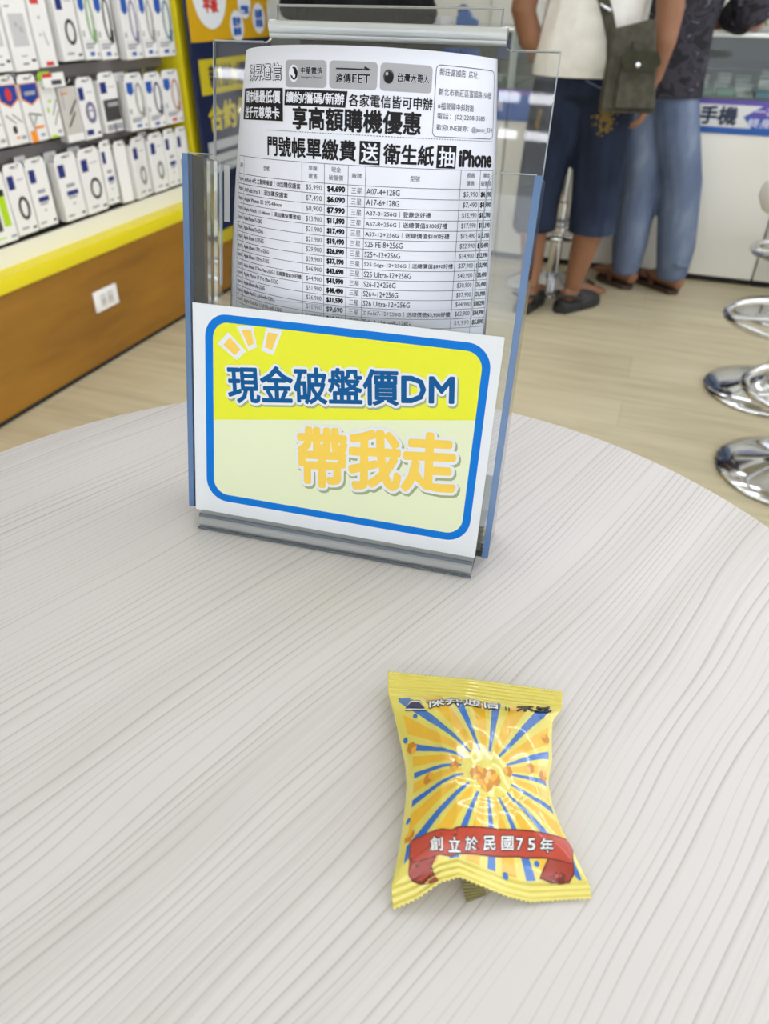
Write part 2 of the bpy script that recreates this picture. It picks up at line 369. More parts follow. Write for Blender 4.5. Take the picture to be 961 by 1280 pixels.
# ------------------------------------------------------------------ hanging boxes
def put_box(kind, label, cat, y0, y1, zb, h, x=-1.80, dep=.03, yaw=0., name='cable_box', group=None, tabmat=None):
    w = y1 - y0 - .003; t = thing(name, label, cat, (x, (y0 + y1) / 2, zb), yaw, group)
    body = M_wplas; mats = [M_wplas, M_navyl, M_bluel, M_ink2, M_lgrey, M_black, M_orange, M_lime, M_red, mat('cable_green', (132, 170, 118), .5), mat('cable_violet', (128, 124, 158), .5),
                            mat('cable_teal', (86, 132, 140), .5), mat('cable_rose', (186, 138, 112), .5), mat('cable_grey', (150, 152, 142), .5), mat('box_grey', (206, 202, 196), .5), mat('box_photo_dark', (66, 64, 64), .5), mat('box_pink_grey', (206, 206, 208), .4), mat('cable_dark', (50, 52, 50), .5), mat('box_blue_shield', (24, 66, 160), .4), mat('cable_navy', (66, 70, 92), .5)]
    idx = {k.name: i for i, k in enumerate(mats)}
    hb = h - .022
    mb = MB(); mb.box(-dep, 0, -w / 2, w / 2, 0, hb, {'greybox': 14}.get(kind, 0), .0012, seg=1)
    tm = {'lime': 7, 'darktab': 5}.get(tabmat, 0)
    # hang tab with a slot
    mb.prism([(-w * .49, hb), (w * .49, hb), (w * .47, h - .008), (w * .36, h), (-w * .36, h), (-w * .47, h - .008)], -.0008, .0, tm, Matrix(((0, 0, 1, -.0004), (1, 0, 0, 0), (0, 1, 0, 0), (0, 0, 0, 1))))
    mb.build('carton', mats, t)
    P = Print(lambda a, b, o: (o, a, b), .2); e = .0006
    R = lambda a0, a1, b0, b1, n, o=e: P.rect(-w / 2 + w * a0, -w / 2 + w * a1, hb * b0, hb * b1, idx[n], o)
    def ring(cx, cz, rx, rz, th, n, tail=False):
        a = ellipse(-w / 2 + w * cx, hb * cz, w * rx, hb * rz, 24); b = ellipse(-w / 2 + w * cx, hb * cz, w * rx - th, hb * rz - th, 24)
        P.raw(a + b, [(i, (i + 1) % 24, 24 + (i + 1) % 24, 24 + i) for i in range(24)], idx[n], e * 2)
        if tail: P.line((-w / 2 + w * (cx + rx * .75), hb * (cz - rz * .5)), (-w / 2 + w * (cx + rx * .45), hb * (cz - rz * 1.12)), th * 1.9, idx[n], e * 2.2)
    P.rect(-w * .14, w * .14, hb + .010, hb + .0135, idx['grey_ink'], e)
    def small(z, a0=.1, a1=.5, n='light_grey_ink', th=.006): R(a0, a1, z, z + th / hb, n)
    if kind.startswith('cable_'):
        P.poly([(-w / 2 + w * a, hb * b) for a, b in ((.06, .97), (.42, .97), (.42, .78), (.24, .71), (.06, .78))], idx['label_blue'], e)
        ring(.68, .62, .23, .33, .0085, kind, True)
        R(0, 1, .29, .296, 'light_grey_ink'); small(.22, .1, .75); small(.17, .1, .6)
        R(.3, .58, .06, .12, 'label_blue' if kind not in ('cable_rose',) else 'label_red', e); R(.78, .92, .05, .10, 'light_grey_ink'); small(.35, .05, .15, th=.016)
    elif kind == 'ringbox':
        R(.08, .38, .74, .95, 'label_navy'); ring(.56, .42, .27, .19, .0095, 'cable_dark'); R(.5, .85, .86, .875, 'light_grey_ink'); R(.75, .93, .06, .10, 'grey_ink'); small(.09, .2, .55)
    elif kind == 'ringgrey':
        R(.08, .38, .74, .95, 'label_navy'); ring(.56, .42, .22, .17, .009, 'cable_grey'); ring(.58, .38, .2, .15, .003, 'cable_dark'); R(.5, .85, .86, .875, 'light_grey_ink'); R(.75, .93, .06, .10, 'grey_ink'); small(.09, .2, .55)
    elif kind == 'ringviolet':
        R(.04, .34, .74, .97, 'label_navy'); ring(.56, .50, .3, .2, .012, 'cable_violet'); ring(.56, .42, .26, .13, .004, 'cable_violet'); R(.5, .85, .86, .875, 'light_grey_ink'); R(.1, .5, .08, .18, 'label_navy'); R(.75, .93, .07, .12, 'grey_ink')
    elif kind == 'textblue':
        R(.08, .38, .74, .95, 'label_navy'); R(.3, .7, .56, .62, 'light_grey_ink'); R(.26, .80, .42, .50, 'label_navy'); small(.37, .3, .7); small(.26, .45, .55); R(.78, .93, .06, .1, 'grey_ink'); small(.07, .1, .4)
    elif kind == 'photo':
        R(.05, .4, .76, .97, 'label_navy'); R(.5, .85, .86, .875, 'light_grey_ink'); R(.08, .97, .22, .64, 'box_photo_dark'); R(.3, .9, .5, .58, 'light_grey_ink', e * 2); R(.08, 1, .04, .16, 'light_grey_ink'); R(.5, .56, .0, .18, 'label_navy', e * 2)
    elif kind == 'photogrey':
        R(.08, .38, .74, .95, 'label_navy'); R(.2, .9, .2, .5, 'box_photo_dark'); small(.09, .1, .5)
    elif kind == 'earphones':
        R(.15, .8, .34, .78, 'box_pink_grey'); ring(.4, .64, .05, .03, .003, 'light_grey_ink', True); ring(.58, .57, .07, .035, .003, 'light_grey_ink', True); R(.1, .3, .87, .885, 'grey_ink'); R(.35, .6, .09, .11, 'grey_ink'); R(.75, .93, .12, .16, 'grey_ink'); small(.2, .35, .6, th=.003)
    elif kind == 'redlogo':
        R(.12, .6, .88, .95, 'label_red'); ring(.42, .70, .06, .025, .003, 'light_grey_ink'); ring(.3, .46, .05, .02, .003, 'light_grey_ink'); P.line((-.0, hb * .5), (w * .15, hb * .3), .004, idx['light_grey_ink'], e * 2); R(.3, .75, .02, .08, 'label_red')
    elif kind in ('orangebadge', 'orangecable'):
        P.poly([(-w / 2 + w * a, hb * b) for a, b in ((0, 1), (1, 1), (1, .74), (.5, .62), (0, .74))], idx['label_orange'], e)
        P.poly([(-w / 2 + w * a, hb * b) for a, b in ((.05, .99), (.95, .99), (.95, .76), (.5, .65), (.05, .76))], idx['box_blue_shield'], e * 2)
        if kind == 'orangebadge':
            P.poly(ellipse(0, hb * .84, .013, .016, 16), idx['label_red'], e * 3)
            for a in (.1, .45): P.line((-w / 2 + w * a, hb * .52), (-w / 2 + w * (a + .45), hb * .36), .004, idx['cable_grey'], e * 2)
            ring(.42, .26, .11, .07, .008, 'cable_dark'); R(.4, .6, .1, .14, 'label_orange'); R(.68, .92, .08, .14, 'light_grey_ink')
        else:
            R(.2, .8, .80, .87, 'light_grey_ink', e * 3)
            P.line((-w * .3, hb * .5), (w * .4, hb * .44), .006, idx['cable_grey'], e * 2); P.line((-w * .3, hb * .5), (-w * .15, hb * .2), .006, idx['cable_grey'], e * 2); P.line((w * .1, hb * .45), (-w * .12, hb * .3), .005, idx['cable_grey'], e * 2)
            R(.05, .4, .0, .2, 'label_orange'); R(.4, .9, .22, .27, 'label_orange'); R(.6, .85, .08, .13, 'light_grey_ink')
    elif kind == 'lime':
        small(.86, .2, .7, 'light_grey_ink'); R(.35, .55, .62, .67, 'label_lime'); P.poly(ellipse(-w * .25, hb * .5, .005, .009, 12), idx['label_lime'], e)
        for z in (.4, .22): P.line((-w * .02, hb * z), (w * .42, hb * (z + .26)), .0045, idx['cable_grey'], e * 2)
        R(.05, .5, .0, .05, 'label_lime'); R(.6, .85, .07, .13, 'light_grey_ink')
    elif kind == 'greybox':
        R(.1, .5, .87, .9, 'label_orange')
        for z, a in ((.5, .3), (.28, .12)): P.line((-w / 2 + w * (a + .1), hb * z), (-w / 2 + w * (a + .6), hb * (z + .25)), .006, idx['cable_dark'], e * 2)
        small(.6, .14, .2, 'light_grey_ink', .05); R(0, 1, 0, .14, 'white_plastic', e)
    elif kind == 'blackstrip':
        R(.55, .85, .25, .82, 'label_lime'); R(.55, .85, .72, .82, 'black_plastic', e * 2); R(.0, .45, .2, .62, 'box_photo_dark'); R(.1, .5, .08, .1, 'label_lime'); R(.7, .95, .06, .1, 'light_grey_ink')
    elif kind == 'plain': pass
    if P.v: mesh_obj('printed_front', P.v, P.f, mats, t, P.m)
    # a second carton behind on the same hook
    return t
H1, H2, H3 = .196, .172, .195
ROWS = [
 ('earphones', 'plain white carton at the near end of the top display row', 1.778, 1.853, .892, H1, 0, 'cable_box', 'box'),
 ('earphones', 'white earphone carton with a grey picture panel, top display row', 1.858, 1.956, .889, H1, .05, 'earphone_box', 'box'),
 ('redlogo', 'slim off-white carton with a small red logo, above the price tag', 1.960, 2.036, .893, H1, .04, 'earphone_box', 'box'),
 ('ringbox', 'white carton with black ring cable and navy label, top display row', 2.058, 2.160, .903, H1, .10, 'cable_box', 'box'),
 ('cable_green', 'white cable carton showing a green braided cable', 2.164, 2.236, .901, H1, 0, 'cable_box', 'box'),
 ('cable_dark', 'white cable carton showing a black cable loop, top display row', 2.237, 2.322, .897, H1, 0, 'cable_box', 'box'),
 ('cable_violet', 'white cable carton showing a violet cable loop, top display row', 2.363, 2.462, .891, H1, .08, 'cable_box', 'box'),
 ('cable_grey', 'white cable carton showing a grey cable loop, top display row', 2.466, 2.546, .892, H1, 0, 'cable_box', 'box'),
 ('cable_teal', 'white cable carton showing a teal cable loop beside the yellow pillar', 2.549, 2.655, .890, H1, 0, 'cable_box', 'box'),
 ('orangebadge', 'blue and orange headed cable carton nearest the camera in the middle row', 1.684, 1.763, .713, H2, 0, 'cable_box', 'box'),
 ('orangebadge', 'blue and orange headed carton with a red round badge, middle display row', 1.767, 1.846, .712, H2, .06, 'cable_box', 'box'),
 ('orangecable', 'blue and orange headed carton with an orange block at its bottom corner', 1.849, 1.928, .710, H2, .05, 'cable_box', 'box'),
 ('lime', 'white cable carton with lime green top and accents', 1.931, 1.997, .711, H2, .03, 'cable_box', 'box'),
 ('greybox', 'grey carton showing two black cable plugs', 2.003, 2.084, .689, H2, .02, 'cable_box', 'box'),
 ('ringviolet', 'white carton with a coiled violet cable and two navy labels', 2.086, 2.172, .686, H2, .03, 'cable_box', 'box'),
 ('photo', 'white carton with a dark photo panel, middle display row', 2.190, 2.286, .692, H2, .04, 'adapter_box', 'box'),
 ('cable_grey', 'white cable carton showing a pale grey cable loop, middle display row', 2.324, 2.428, .681, H2, .02, 'cable_box', 'box'),
 ('cable_navy', 'white cable carton showing a dark navy cable loop, middle display row', 2.432, 2.534, .676, H2, 0, 'cable_box', 'box'),
 ('cable_rose', 'white cable carton showing a rose brown cable loop beside the yellow pillar', 2.537, 2.648, .677, H2, 0, 'cable_box', 'box'),
 ('blackstrip', 'carton with a black and lime strip at the near end of the bottom row', 1.618, 1.710, .470, H3, 0, 'cable_box', 'box'),
 ('ringbox', 'white carton with a black ring cable, bottom display row', 1.712, 1.796, .475, H3, .02, 'cable_box', 'box'),
 ('textblue', 'white carton with navy printed bar, beside the black ring carton in the bottom row', 1.798, 1.884, .477, H3, .02, 'charger_box', 'box'),
 ('textblue', 'white carton with navy printed bar, beside the dark grey ring carton in the bottom row', 1.918, 2.020, .471, H3, .03, 'charger_box', 'box'),
 ('ringbox', 'white carton with a dark grey ring cable, middle of the bottom row', 2.024, 2.132, .470, H3, .04, 'cable_box', 'box'),
 ('textblue', 'narrow white carton with a navy bar, beside the turned plain cartons', 2.136, 2.196, .478, H3, 0, 'charger_box', 'box'),
 ('plain', 'plain white carton seen from its side in the bottom row', 2.212, 2.268, .468, H3, -.12, 'charger_box', 'box'),
 ('ringgrey', 'slanted white carton with a pale grey ring cable, bottom display row', 2.288, 2.392, .467, H3, .16, 'cable_box', 'box'),
 ('ringgrey', 'straight white carton with a pale grey ring cable, bottom display row', 2.400, 2.492, .467, H3, .03, 'cable_box', 'box'),
 ('textblue', 'white carton with navy bar near the yellow pillar, bottom display row', 2.495, 2.570, .469, H3, .03, 'charger_box', 'box'),
 ('photogrey', 'white carton with a grey photo beside the yellow pillar, bottom display row', 2.573, 2.648, .467, H3, 0, 'adapter_box', 'box'),
]
hook0 = None
for kind, label, y0, y1, zb, h, yaw, name, cat in ROWS:
    put_box(kind, label, cat, y0, y1, zb, h, x=-1.80, yaw=yaw, name=name, tabmat={'lime': 'lime', 'greybox': 'darktab'}.get(kind))
    if hook0 is None:
        hook0 = thing('display_hook', 'thin chrome hook carrying a carton on the grey slatted wall', 'hook', (0, 0, 0), 0, 'chrome display hooks')
        mb = MB(); mb.tube([(-.115, 0, 0), (.0, 0, 0), (.012, 0, .004), (.017, 0, .012)], .0022, 8); mb.build('prong', M_chrome, hook0)
        mb = MB(); mb.box(-.118, -.114, -.012, .012, -.016, .016, 0, .001); mb.build('back_plate', M_chrome, hook0); hk = hook0
    else: hk = copy_tree(hook0)
    hk.location = (-1.80 + .004, (y0 + y1) / 2, zb + h - .012)
BACK = [(1.862, 1.952, .892, H1), (2.164, 2.32, .9, H1), (2.362, 2.46, .894, H1), (1.768, 1.842, .714, H2), (1.85, 1.925, .713, H2), (2.326, 2.426, .683, H2), (1.80, 1.882, .479, H3), (1.92, 2.016, .473, H3), (2.026, 2.128, .472, H3), (2.21, 2.27, .471, H3), (2.4, 2.49, .469, H3)]
for i, (y0, y1, zb, h) in enumerate(BACK):
    mb = MB(); w = y1 - y0; mb.box(-.03, 0, -w / 2, w / 2, 0, h - .02, 0, .001, seg=1); mb.prism([(-w * .3, h - .02), (w * .3, h - .02), (w * .26, h - .002), (-w * .26, h - .002)], -.0008, 0, 0, Matrix(((0, 0, 1, -.015), (1, 0, 0, 0), (0, 1, 0, 0), (0, 0, 0, 1))))
    tag(mb.build('carton', M_wplas, None, (-1.838, (y0 + y1) / 2, zb)), 'plain white carton hanging behind a front carton on the same hook', 'box', 'cartons behind the front row')
# price tag on the top rail
t = thing('price_tag', 'white price tag with a red corner clipped to the top rail', 'tag', (-1.778, 1.975, .862))
mb = MB(); mb.box(-.002, 0, -.045, .045, -.018, .018, 0); mb.box(.0001, .0006, -.045, -.005, .008, .018, 1); mb.box(.0001, .0006, -.012, .03, -.012, .0, 2); mb.build('tag_card', [M_wplas, M_red, M_ink2], t)
mb = MB(); mb.box(-.074, -.002, -.02, .02, .004, .010, 0, .001); mb.build('clip', M_wplas, t)

# ------------------------------------------------------------------ counter with glass showcase
M_ban = mat('banner_blue', (28, 92, 178), .4); M_banp = mat('banner_violet', (96, 76, 170), .4); M_banw = mat('banner_white', (228, 230, 230), .4); M_bantxt = mat('banner_lilac', (206, 206, 236), .4); M_bandk = mat('banner_ink', (28, 44, 74), .4)
M_alu = mat('satin_aluminium', (214, 218, 214), .3, .6); M_case = mat('case_interior', (150, 156, 150), .5)
def counter(name, label, x0, x1, mode):
    w = x1 - x0; t = thing(name, label, 'counter', (x0, YC, 0))
    mb = MB(); mb.box(.002, w - .002, 0, 0.62, .032, .618, 0, .002); mb.build('base_cabinet', M_white, t)
    mb = MB(); mb.box(0, w, 0.03, .6, 0, .0315, 0); mb.build('kick_plate', M_dark, t)
    P = Print(lambda a, b, o: (a, -.004 - o, b), .2); BM = [M_ban, M_banp, M_banw, M_bantxt, M_bandk]
    mb = MB(); mb.box(0, w, -.004, .62, .618, .742, 0); mb.build('banner_board', M_ban, t)
    P.rect(0, w, .722, .742, 1, .0006)
    if mode == 'phone':
        P.poly([(.76 + a, b) for a, b in ((-.05, .642), (.265, .642), (.225, .683), (.29, .724), (-.05, .724))], 2, .0008)
        xo = .77
        P.text('手機', (xo + .046, xo + .190, .652, .716), 4, .0014, .003)
        P.poly([(xo + a, b) for a, b in ((.29, .723), (.225, .683), (.27, .683), (.434, .683), (.434, .723))], 1, .0010)
        P.text('一次購買', (xo + .255, xo + .425, .690, .719), 3, .0014, .0012); P.text('終身服務', (xo + .238, xo + .425, .647, .679), 3, .0014, .0012)
    elif mode == 'blue':
        P.text('終身服務', (w - .20, w - .02, .655, .700), 3, .0014, .0012)
    mesh_obj('banner_print', P.v, P.f, BM, t, P.m)
    mb = MB(); mb.box(.01, w - .01, .02, .6, .742, .75, 0); mb.build('case_floor', M_case, t)
    mb = MB(); mb.box(.003, w - .003, .0, .006, .743, .960, 0); mb.build('front_glass', M_glass, t)
    mb = MB(); mb.box(.003, w - .003, .05, .58, .845, .851, 0); mb.build('glass_shelf', M_glass, t)
    mb = MB(); mb.box(0, w, 0, .62, .961, .969, 0); mb.build('top_glass', M_glass, t)
    mb = MB(); mb.box(0, w, -.004, .010, .955, .971, 0, .002); mb.build('edge_strip', M_alu, t)
    mb = MB(); mb.box(0, w, .6, .62, .742, .961, 0); mb.build('case_back', mat('case_back', (96, 104, 100), .35), t)
    for sx in (.0, w - .012):
        mb = MB(); mb.box(sx, sx + .012, .006, .018, .742, .958, 0); mb.build('case_post', M_alu, t)
    return t
counter('showcase_counter', 'white glass-topped counter section with a blue banner, behind the flyer holder', -1.975, -.77, 'blue')
counter('showcase_counter', 'white glass-topped counter section with a phone banner, behind the two men', -.765, .434, 'phone')
counter('showcase_counter', 'white glass-topped counter section behind the chrome stools at right', .439, 1.64, 'plain')
def carton(name, label, cat, x, y, z, w, d, h, mk, rot=0., group=None, tilt=0., cap=None):
    t = thing(name, label, cat, (x, y, z), rot, group)
    mb = MB(); M = Matrix.Rotation(tilt, 4, 'X'); mb.box(-w / 2, w / 2, 0, d, 0, h, 0, .002, M); mb.build('case', mk, t)
    mb = MB(); mb.box(-w / 2 + .006, w / 2 - .006, -.0008, .0, .1 * h, .9 * h, 0, 0, M); mb.box(-w / 2 + .004, w / 2 - .004, .004, d - .004, h, h + .0008, 0, 0, M); mb.build('printed_label', cap or M_wplas, t)
    return t
M_pgreen = mat('box_green', (74, 150, 104), .4); M_pcyan = mat('box_cyan', (120, 190, 220), .35); M_bright = mat('bright_blue', (20, 110, 235), .4)
carton('phone_box', 'flat green phone box in the showcase beside the camouflage shirt', 'box', .045, 3.70, .7505, .075, .08, .022, M_pgreen, cap=mat('green_lab', (96, 172, 124), .4))
carton('phone_box', 'flat green phone box in the showcase next to the white card', 'box', .130, 3.70, .7505, .075, .08, .026, M_pgreen, cap=mat('green_lab2', (110, 180, 140), .4))
carton('price_card', 'white card lying in the showcase between green and cyan boxes', 'card', .205, 3.69, .7505, .06, .09, .01, M_wplas)
carton('phone_box', 'glossy cyan phone box in the showcase above the arrow banner', 'box', .285, 3.70, .7505, .09, .09, .022, mat('box_dkcyan', (40, 90, 120), .3), .1, cap=M_pcyan)
k = 0
for (x, y, w, h, c) in ((.03, 3.83, .07, .03, (88, 100, 96)), (.11, 3.84, .07, .035, (70, 92, 100)), (.20, 3.83, .08, .03, (52, 60, 58)), (.29, 3.86, .08, .06, (36, 40, 44)), (.02, 3.98, .08, .05, (176, 150, 128)), (.12, 3.97, .06, .06, (190, 172, 150)), (.20, 4.02, .07, .05, (84, 92, 84)), (.30, 4.0, .08, .09, (40, 44, 46)), (.39, 3.9, .07, .05, (60, 64, 60))):
    k += 1; carton('phone_box', ['', 'grey-green phone box behind the flat green boxes', 'slate blue phone box in the second row of the showcase', 'dark grey phone box in the second row of the showcase', 'black phone box in the showcase behind the cyan box', 'tan accessory box deep in the showcase near the camouflage shirt', 'cream accessory box deep in the showcase', 'olive grey box deep in the showcase', 'tall black box deep in the showcase', 'dark grey box in the showcase near its right end'][k], 'box', x, y, .7505, w, .07, h, mat('case_item_%d' % k, c, .4))
for i, (x, c) in enumerate(((-1.075, 'left'), (-.985, 'right'))): carton('phone_box', 'bright blue box on the showcase shelf, ' + ('nearer the poster' if i == 0 else 'nearer the white shirt'), 'box', x, 3.76, .8515, .075, .05, .03, M_bright, cap=M_bright)
t = carton('price_card', 'dark blue card with a white dot in the showcase beside the bare arm', 'card', -.79, 3.72, .8515, .13, .02, .075, mat('card_blue', (40, 62, 130), .4), cap=mat('card_blue2', (46, 76, 160), .4))
mb = MB(); mb.lathe([(0, 0), (.014, 0), (.014, .001), (0, .001)], 20, 0, Matrix.Translation((.035, -.002, .045)) @ Matrix.Rotation(PI / 2, 4, 'X')); mb.build('white_dot', M_wplas, t)
for (x, y, w, h, n, c) in ((-.55, 3.8, .1, .04, 'grey phone box low in the showcase behind the white shirt', (120, 126, 124)), (-.9, 3.85, .12, .03, 'pale grey phone box low in the showcase left of the white shirt', (176, 180, 176)), (-1.3, 3.84, .1, .04, 'dark phone box low in the showcase near the poster', (60, 64, 70))): carton('phone_box', n, 'box', x, y, .7505, w, .08, h, mat(n[:12], c, .4))
# things on the counter top
t = thing('tape_dispenser', 'small blue desk object standing on the counter above the acrylic holder', 'desk object', (-1.07, 4.0, .969))
mb = MB(); mb.prism([(-.05, 0), (.05, 0), (.05, .018), (.02, .03), (.012, .05), (-.02, .055), (-.05, .03)], -.02, .02, 0, Matrix.Rotation(PI / 2, 4, 'X')); mb.build('body', mat('desk_blue', (60, 110, 180), .4), t)
mb = MB(); mb.lathe([(.01, -.012), (.026, -.012), (.026, .012), (.01, .012), (.01, -.012)], 24, 0, Matrix.Translation((-.022, 0, .052)) @ Matrix.Rotation(PI / 2, 4, 'X')); mb.build('roll', mat('desk_blue_dark', (40, 80, 150), .4), t)
t = thing('tray', 'white paper tray on the counter behind the clear header strip', 'tray', (-1.3, 3.95, .9695)); mb = MB(); mb.box(-.14, .14, -.09, .09, 0, .004, 0); mb.box(-.14, .14, -.09, -.086, .004, .03, 0); mb.box(-.14, -.136, -.086, .09, .004, .03, 0); mb.box(.136, .14, -.086, .09, .004, .03, 0); mb.build('tray_shell', M_wplas, t); mb = MB(); mb.box(-.1, .1, -.07, .08, .0045, .016, 0); mb.build('paper_pile', M_card, t)
t = thing('potted_plant', 'low yellow-green plant in a shallow pot on the counter beside the camouflage sleeve', 'plant', (.215, 4.06, .969))
mb = MB(); mb.lathe([(.035, 0), (.045, .022), (.041, .022), (.033, .004), (0, .004)], 24); mb.build('pot', M_white, t)
mb = MB(); rr = random.Random(3)
for i in range(90):
    a = rr.uniform(0, 2 * PI); r = .065 * math.sqrt(rr.random()); x, y, z = r * math.cos(a), r * math.sin(a) * .7, .02 + rr.uniform(0, .03); s = rr.uniform(.008, .014); b = rr.uniform(0, PI)
    u = Vector((math.cos(b), math.sin(b), rr.uniform(-.3, .5))) * s; v = Vector((-math.sin(b), math.cos(b), rr.uniform(-.2, .4))) * s * .5; p = Vector((x, y, z))
    mb.add([p - u, p + v + Vector((0, 0, .002)), p + u, p - v], [(0, 1, 2, 3)], i % 2)
mb.build('foliage', [mat('leaf_a', (140, 152, 40), .6), mat('leaf_b', (100, 124, 48), .6)], t)
carton('carton', 'white box standing on the counter behind the small plant', 'box', .20, 4.2, .9692, .08, .06, .085, M_wplas, .1)
carton('carton', 'lilac-white box at the right end of the counter behind the small plant', 'box', .30, 4.18, .9692, .09, .07, .075, mat('carton_lilac', (224, 222, 238), .5), -.1)

# ------------------------------------------------------------------ chrome bar stools
M_seat = mat('white_leatherette', (232, 232, 228), .35)
def stool():
    t = thing('bar_stool', '', 'stool', group='chrome bar stools')
    mb = MB(); mb.lathe([(0, 0), (.2, 0), (.203, .006), (.198, .012), (.15, .024), (.09, .038), (.05, .05), (.034, .06), (.03, .062)], 56); mb.build('base', M_chrome, t)
    mb = MB(); mb.lathe([(.027, .05), (.027, .36), (.020, .365), (.020, .55), (.05, .553), (.05, .56), (0, .56)], 28); mb.build('pole', M_chrome, t)
    mb = MB(); ring = [(.195 * math.cos(a), .195 * math.sin(a) * .92, .25) for a in [2 * PI * i / 56 for i in range(56)]]; mb.tube(ring, .0115, 12, closed=True)
    mb.tube([(.025, 0, .25), (.185, 0, .25)], .009, 10); mb.tube([(-.025, 0, .25), (-.185, 0, .25)], .009, 10); mb.lathe([(.03, .235), (.036, .24), (.036, .26), (.03, .265)], 24); mb.build('footrest', M_chrome, t)
    mb = MB(); mb.lathe([(0, .56), (.15, .56), (.185, .572), (.2, .60), (.2, .625), (.188, .645), (.15, .655), (0, .655)], 48); mb.build('seat', M_seat, t)
    return t
st = stool()
for i, (x, y, r, lab) in enumerate(((.485, 1.98, .4, 'chrome bar stool nearest the round table, at the right edge'), (.45, 2.52, .2, 'chrome bar stool with its white seat showing, second from the round table'), (.56, 3.36, .1, 'chrome bar stool closest to the white counter front, at the right edge'), (-.425, 3.365, .5, 'chrome bar stool behind the legs of the man in denim shorts'))):
    o = st if i == 0 else copy_tree(st); o.location = (x, y, 0); o.rotation_euler.z = r; o['label'] = lab

# ------------------------------------------------------------------ people
def rings(stations, n=14):
    """loft of elliptical rings; station: (x,y,z, rx, ry[, side vec]); rounded ends"""
    P = [Vector(s[:3]) for s in stations]; v = []; f = []
    out = []
    for i, s in enumerate(stations):
        d = (P[min(i + 1, len(P) - 1)] - P[max(i - 1, 0)]).normalized(); side = Vector(s[5]) if len(s) > 5 else Vector((1, 0, 0))
        side = side - d * side.dot(d)
        side = side.normalized() if side.length > .05 else d.orthogonal().normalized()
        out.append((P[i], d, side, d.cross(side), s[3], s[4]))
    full = []
    p, d, a, b, rx, ry = out[0]; r = min(rx, ry)
    for k in (.0, .5, .85): full.append((p - d * r * .5 * (1 - k), a, b, rx * max(.05, math.sin(k * PI / 2)) if k else rx * .15, ry * max(.05, math.sin(k * PI / 2)) if k else ry * .15))
    for q in out: full.append((q[0], q[2], q[3], q[4], q[5]))
    p, d, a, b, rx, ry = out[-1]; r = min(rx, ry)
    for k in (.85, .5, .0): full.append((p + d * r * .5 * (1 - k), a, b, rx * math.sin(k * PI / 2) if k else rx * .15, ry * math.sin(k * PI / 2) if k else ry * .15))
    for (p, a, b, rx, ry) in full:
        for k in range(n): t_ = 2 * PI * k / n; v.append(p + a * rx * math.cos(t_) + b * ry * math.sin(t_))
    for i in range(len(full) - 1):
        for k in range(n): f.append((i * n + k, i * n + (k + 1) % n, (i + 1) * n + (k + 1) % n, (i + 1) * n + k))
    f.append(tuple(range(n - 1, -1, -1))); f.append(tuple((len(full) - 1) * n + k for k in range(n)))
    return v, f
def remesh(name, lofts, mats, parent, voxel=.008, smooth=4, extra=None, trim=None):
    mb = MB()
    for L in lofts: v, f = rings(L) if isinstance(L, list) else L; mb.add(v, f, 0, True)
    o = mb.build(name, mats)
    r = o.modifiers.new('r', 'REMESH'); r.mode = 'VOXEL'; r.voxel_size = voxel; r.use_smooth_shade = True
    s = o.modifiers.new('s', 'SMOOTH'); s.iterations = smooth; s.factor = .5
    bpy.context.view_layer.update()
    me = bpy.data.meshes.new_from_object(o.evaluated_get(bpy.context.evaluated_depsgraph_get())); o.modifiers.clear(); old = o.data; o.data = me; me.name = name
    bpy.data.meshes.remove(old)
    if extra or trim:
        b = bmesh.new(); b.from_mesh(me)
        for co, no in (trim or []): bmesh.ops.bisect_plane(b, geom=b.verts[:] + b.edges[:] + b.faces[:], plane_co=co, plane_no=no, clear_outer=True)
        b.to_mesh(me); b.free()
    me.materials.clear()
    for k in (mats if isinstance(mats, (list, tuple)) else [mats]): me.materials.append(k)
    me.polygons.foreach_set('use_smooth', [True] * len(me.polygons))
    o.parent = parent; return o
def hand(wrist, dirv, palm_n, sc=1., curl=.5, thumb_side=1):
    """lofts for a palm, five unequal bent fingers"""
    w = Vector(wrist); d = Vector(dirv).normalized(); nrm = Vector(palm_n); nrm = (nrm - d * nrm.dot(d)).normalized(); s = d.cross(nrm).normalized() * thumb_side
    L = [[tuple(w) + (.024 * sc, .019 * sc, tuple(s)), tuple(w + d * .03 * sc) + (.034 * sc, .016 * sc, tuple(s)), tuple(w + d * .08 * sc) + (.040 * sc, .014 * sc, tuple(s)), tuple(w + d * .095 * sc) + (.038 * sc, .012 * sc, tuple(s))]]
    for i, (off, ln) in enumerate(((.029, .070), (.010, .080), (-.010, .074), (-.029, .058))):
        p = w + d * .088 * sc + s * off * sc; pts = [tuple(p - d * .02 * sc) + (.0088 * sc, .0088 * sc)]; a = 0; q = p
        for k, fr in enumerate((.0, .45, .32, .23)):
            if k: a += curl * (.75 if k == 1 else .9); q = q + (d * math.cos(a) + nrm * math.sin(a) + s * off * .9) * ln * fr * sc
            pts.append(tuple(q) + ((.0088 - .0009 * k) * sc,) * 2)
        L.append(pts)
    p = w + d * .022 * sc + s * .022 * sc; q1 = p + (d * .6 + s * .7 + nrm * .25) * .038 * sc; q2 = q1 + (d * .9 + s * .2 + nrm * .3) * .03 * sc
    L.append([tuple(p) + (.013 * sc,) * 2, tuple(q1) + (.0105 * sc,) * 2, tuple(q2) + (.0085 * sc,) * 2])
    return L
M_skin = noise_mat('tan_skin', (146, 104, 78), (130, 92, 68), 9, .55, .3, .7)
M_skin2 = noise_mat('warm_skin', (158, 114, 88), (144, 100, 76), 9, .55, .3, .7)
M_hair = noise_mat('black_hair', (22, 20, 20), (44, 40, 38), 60, .5, stretch=(1, 1, .15))
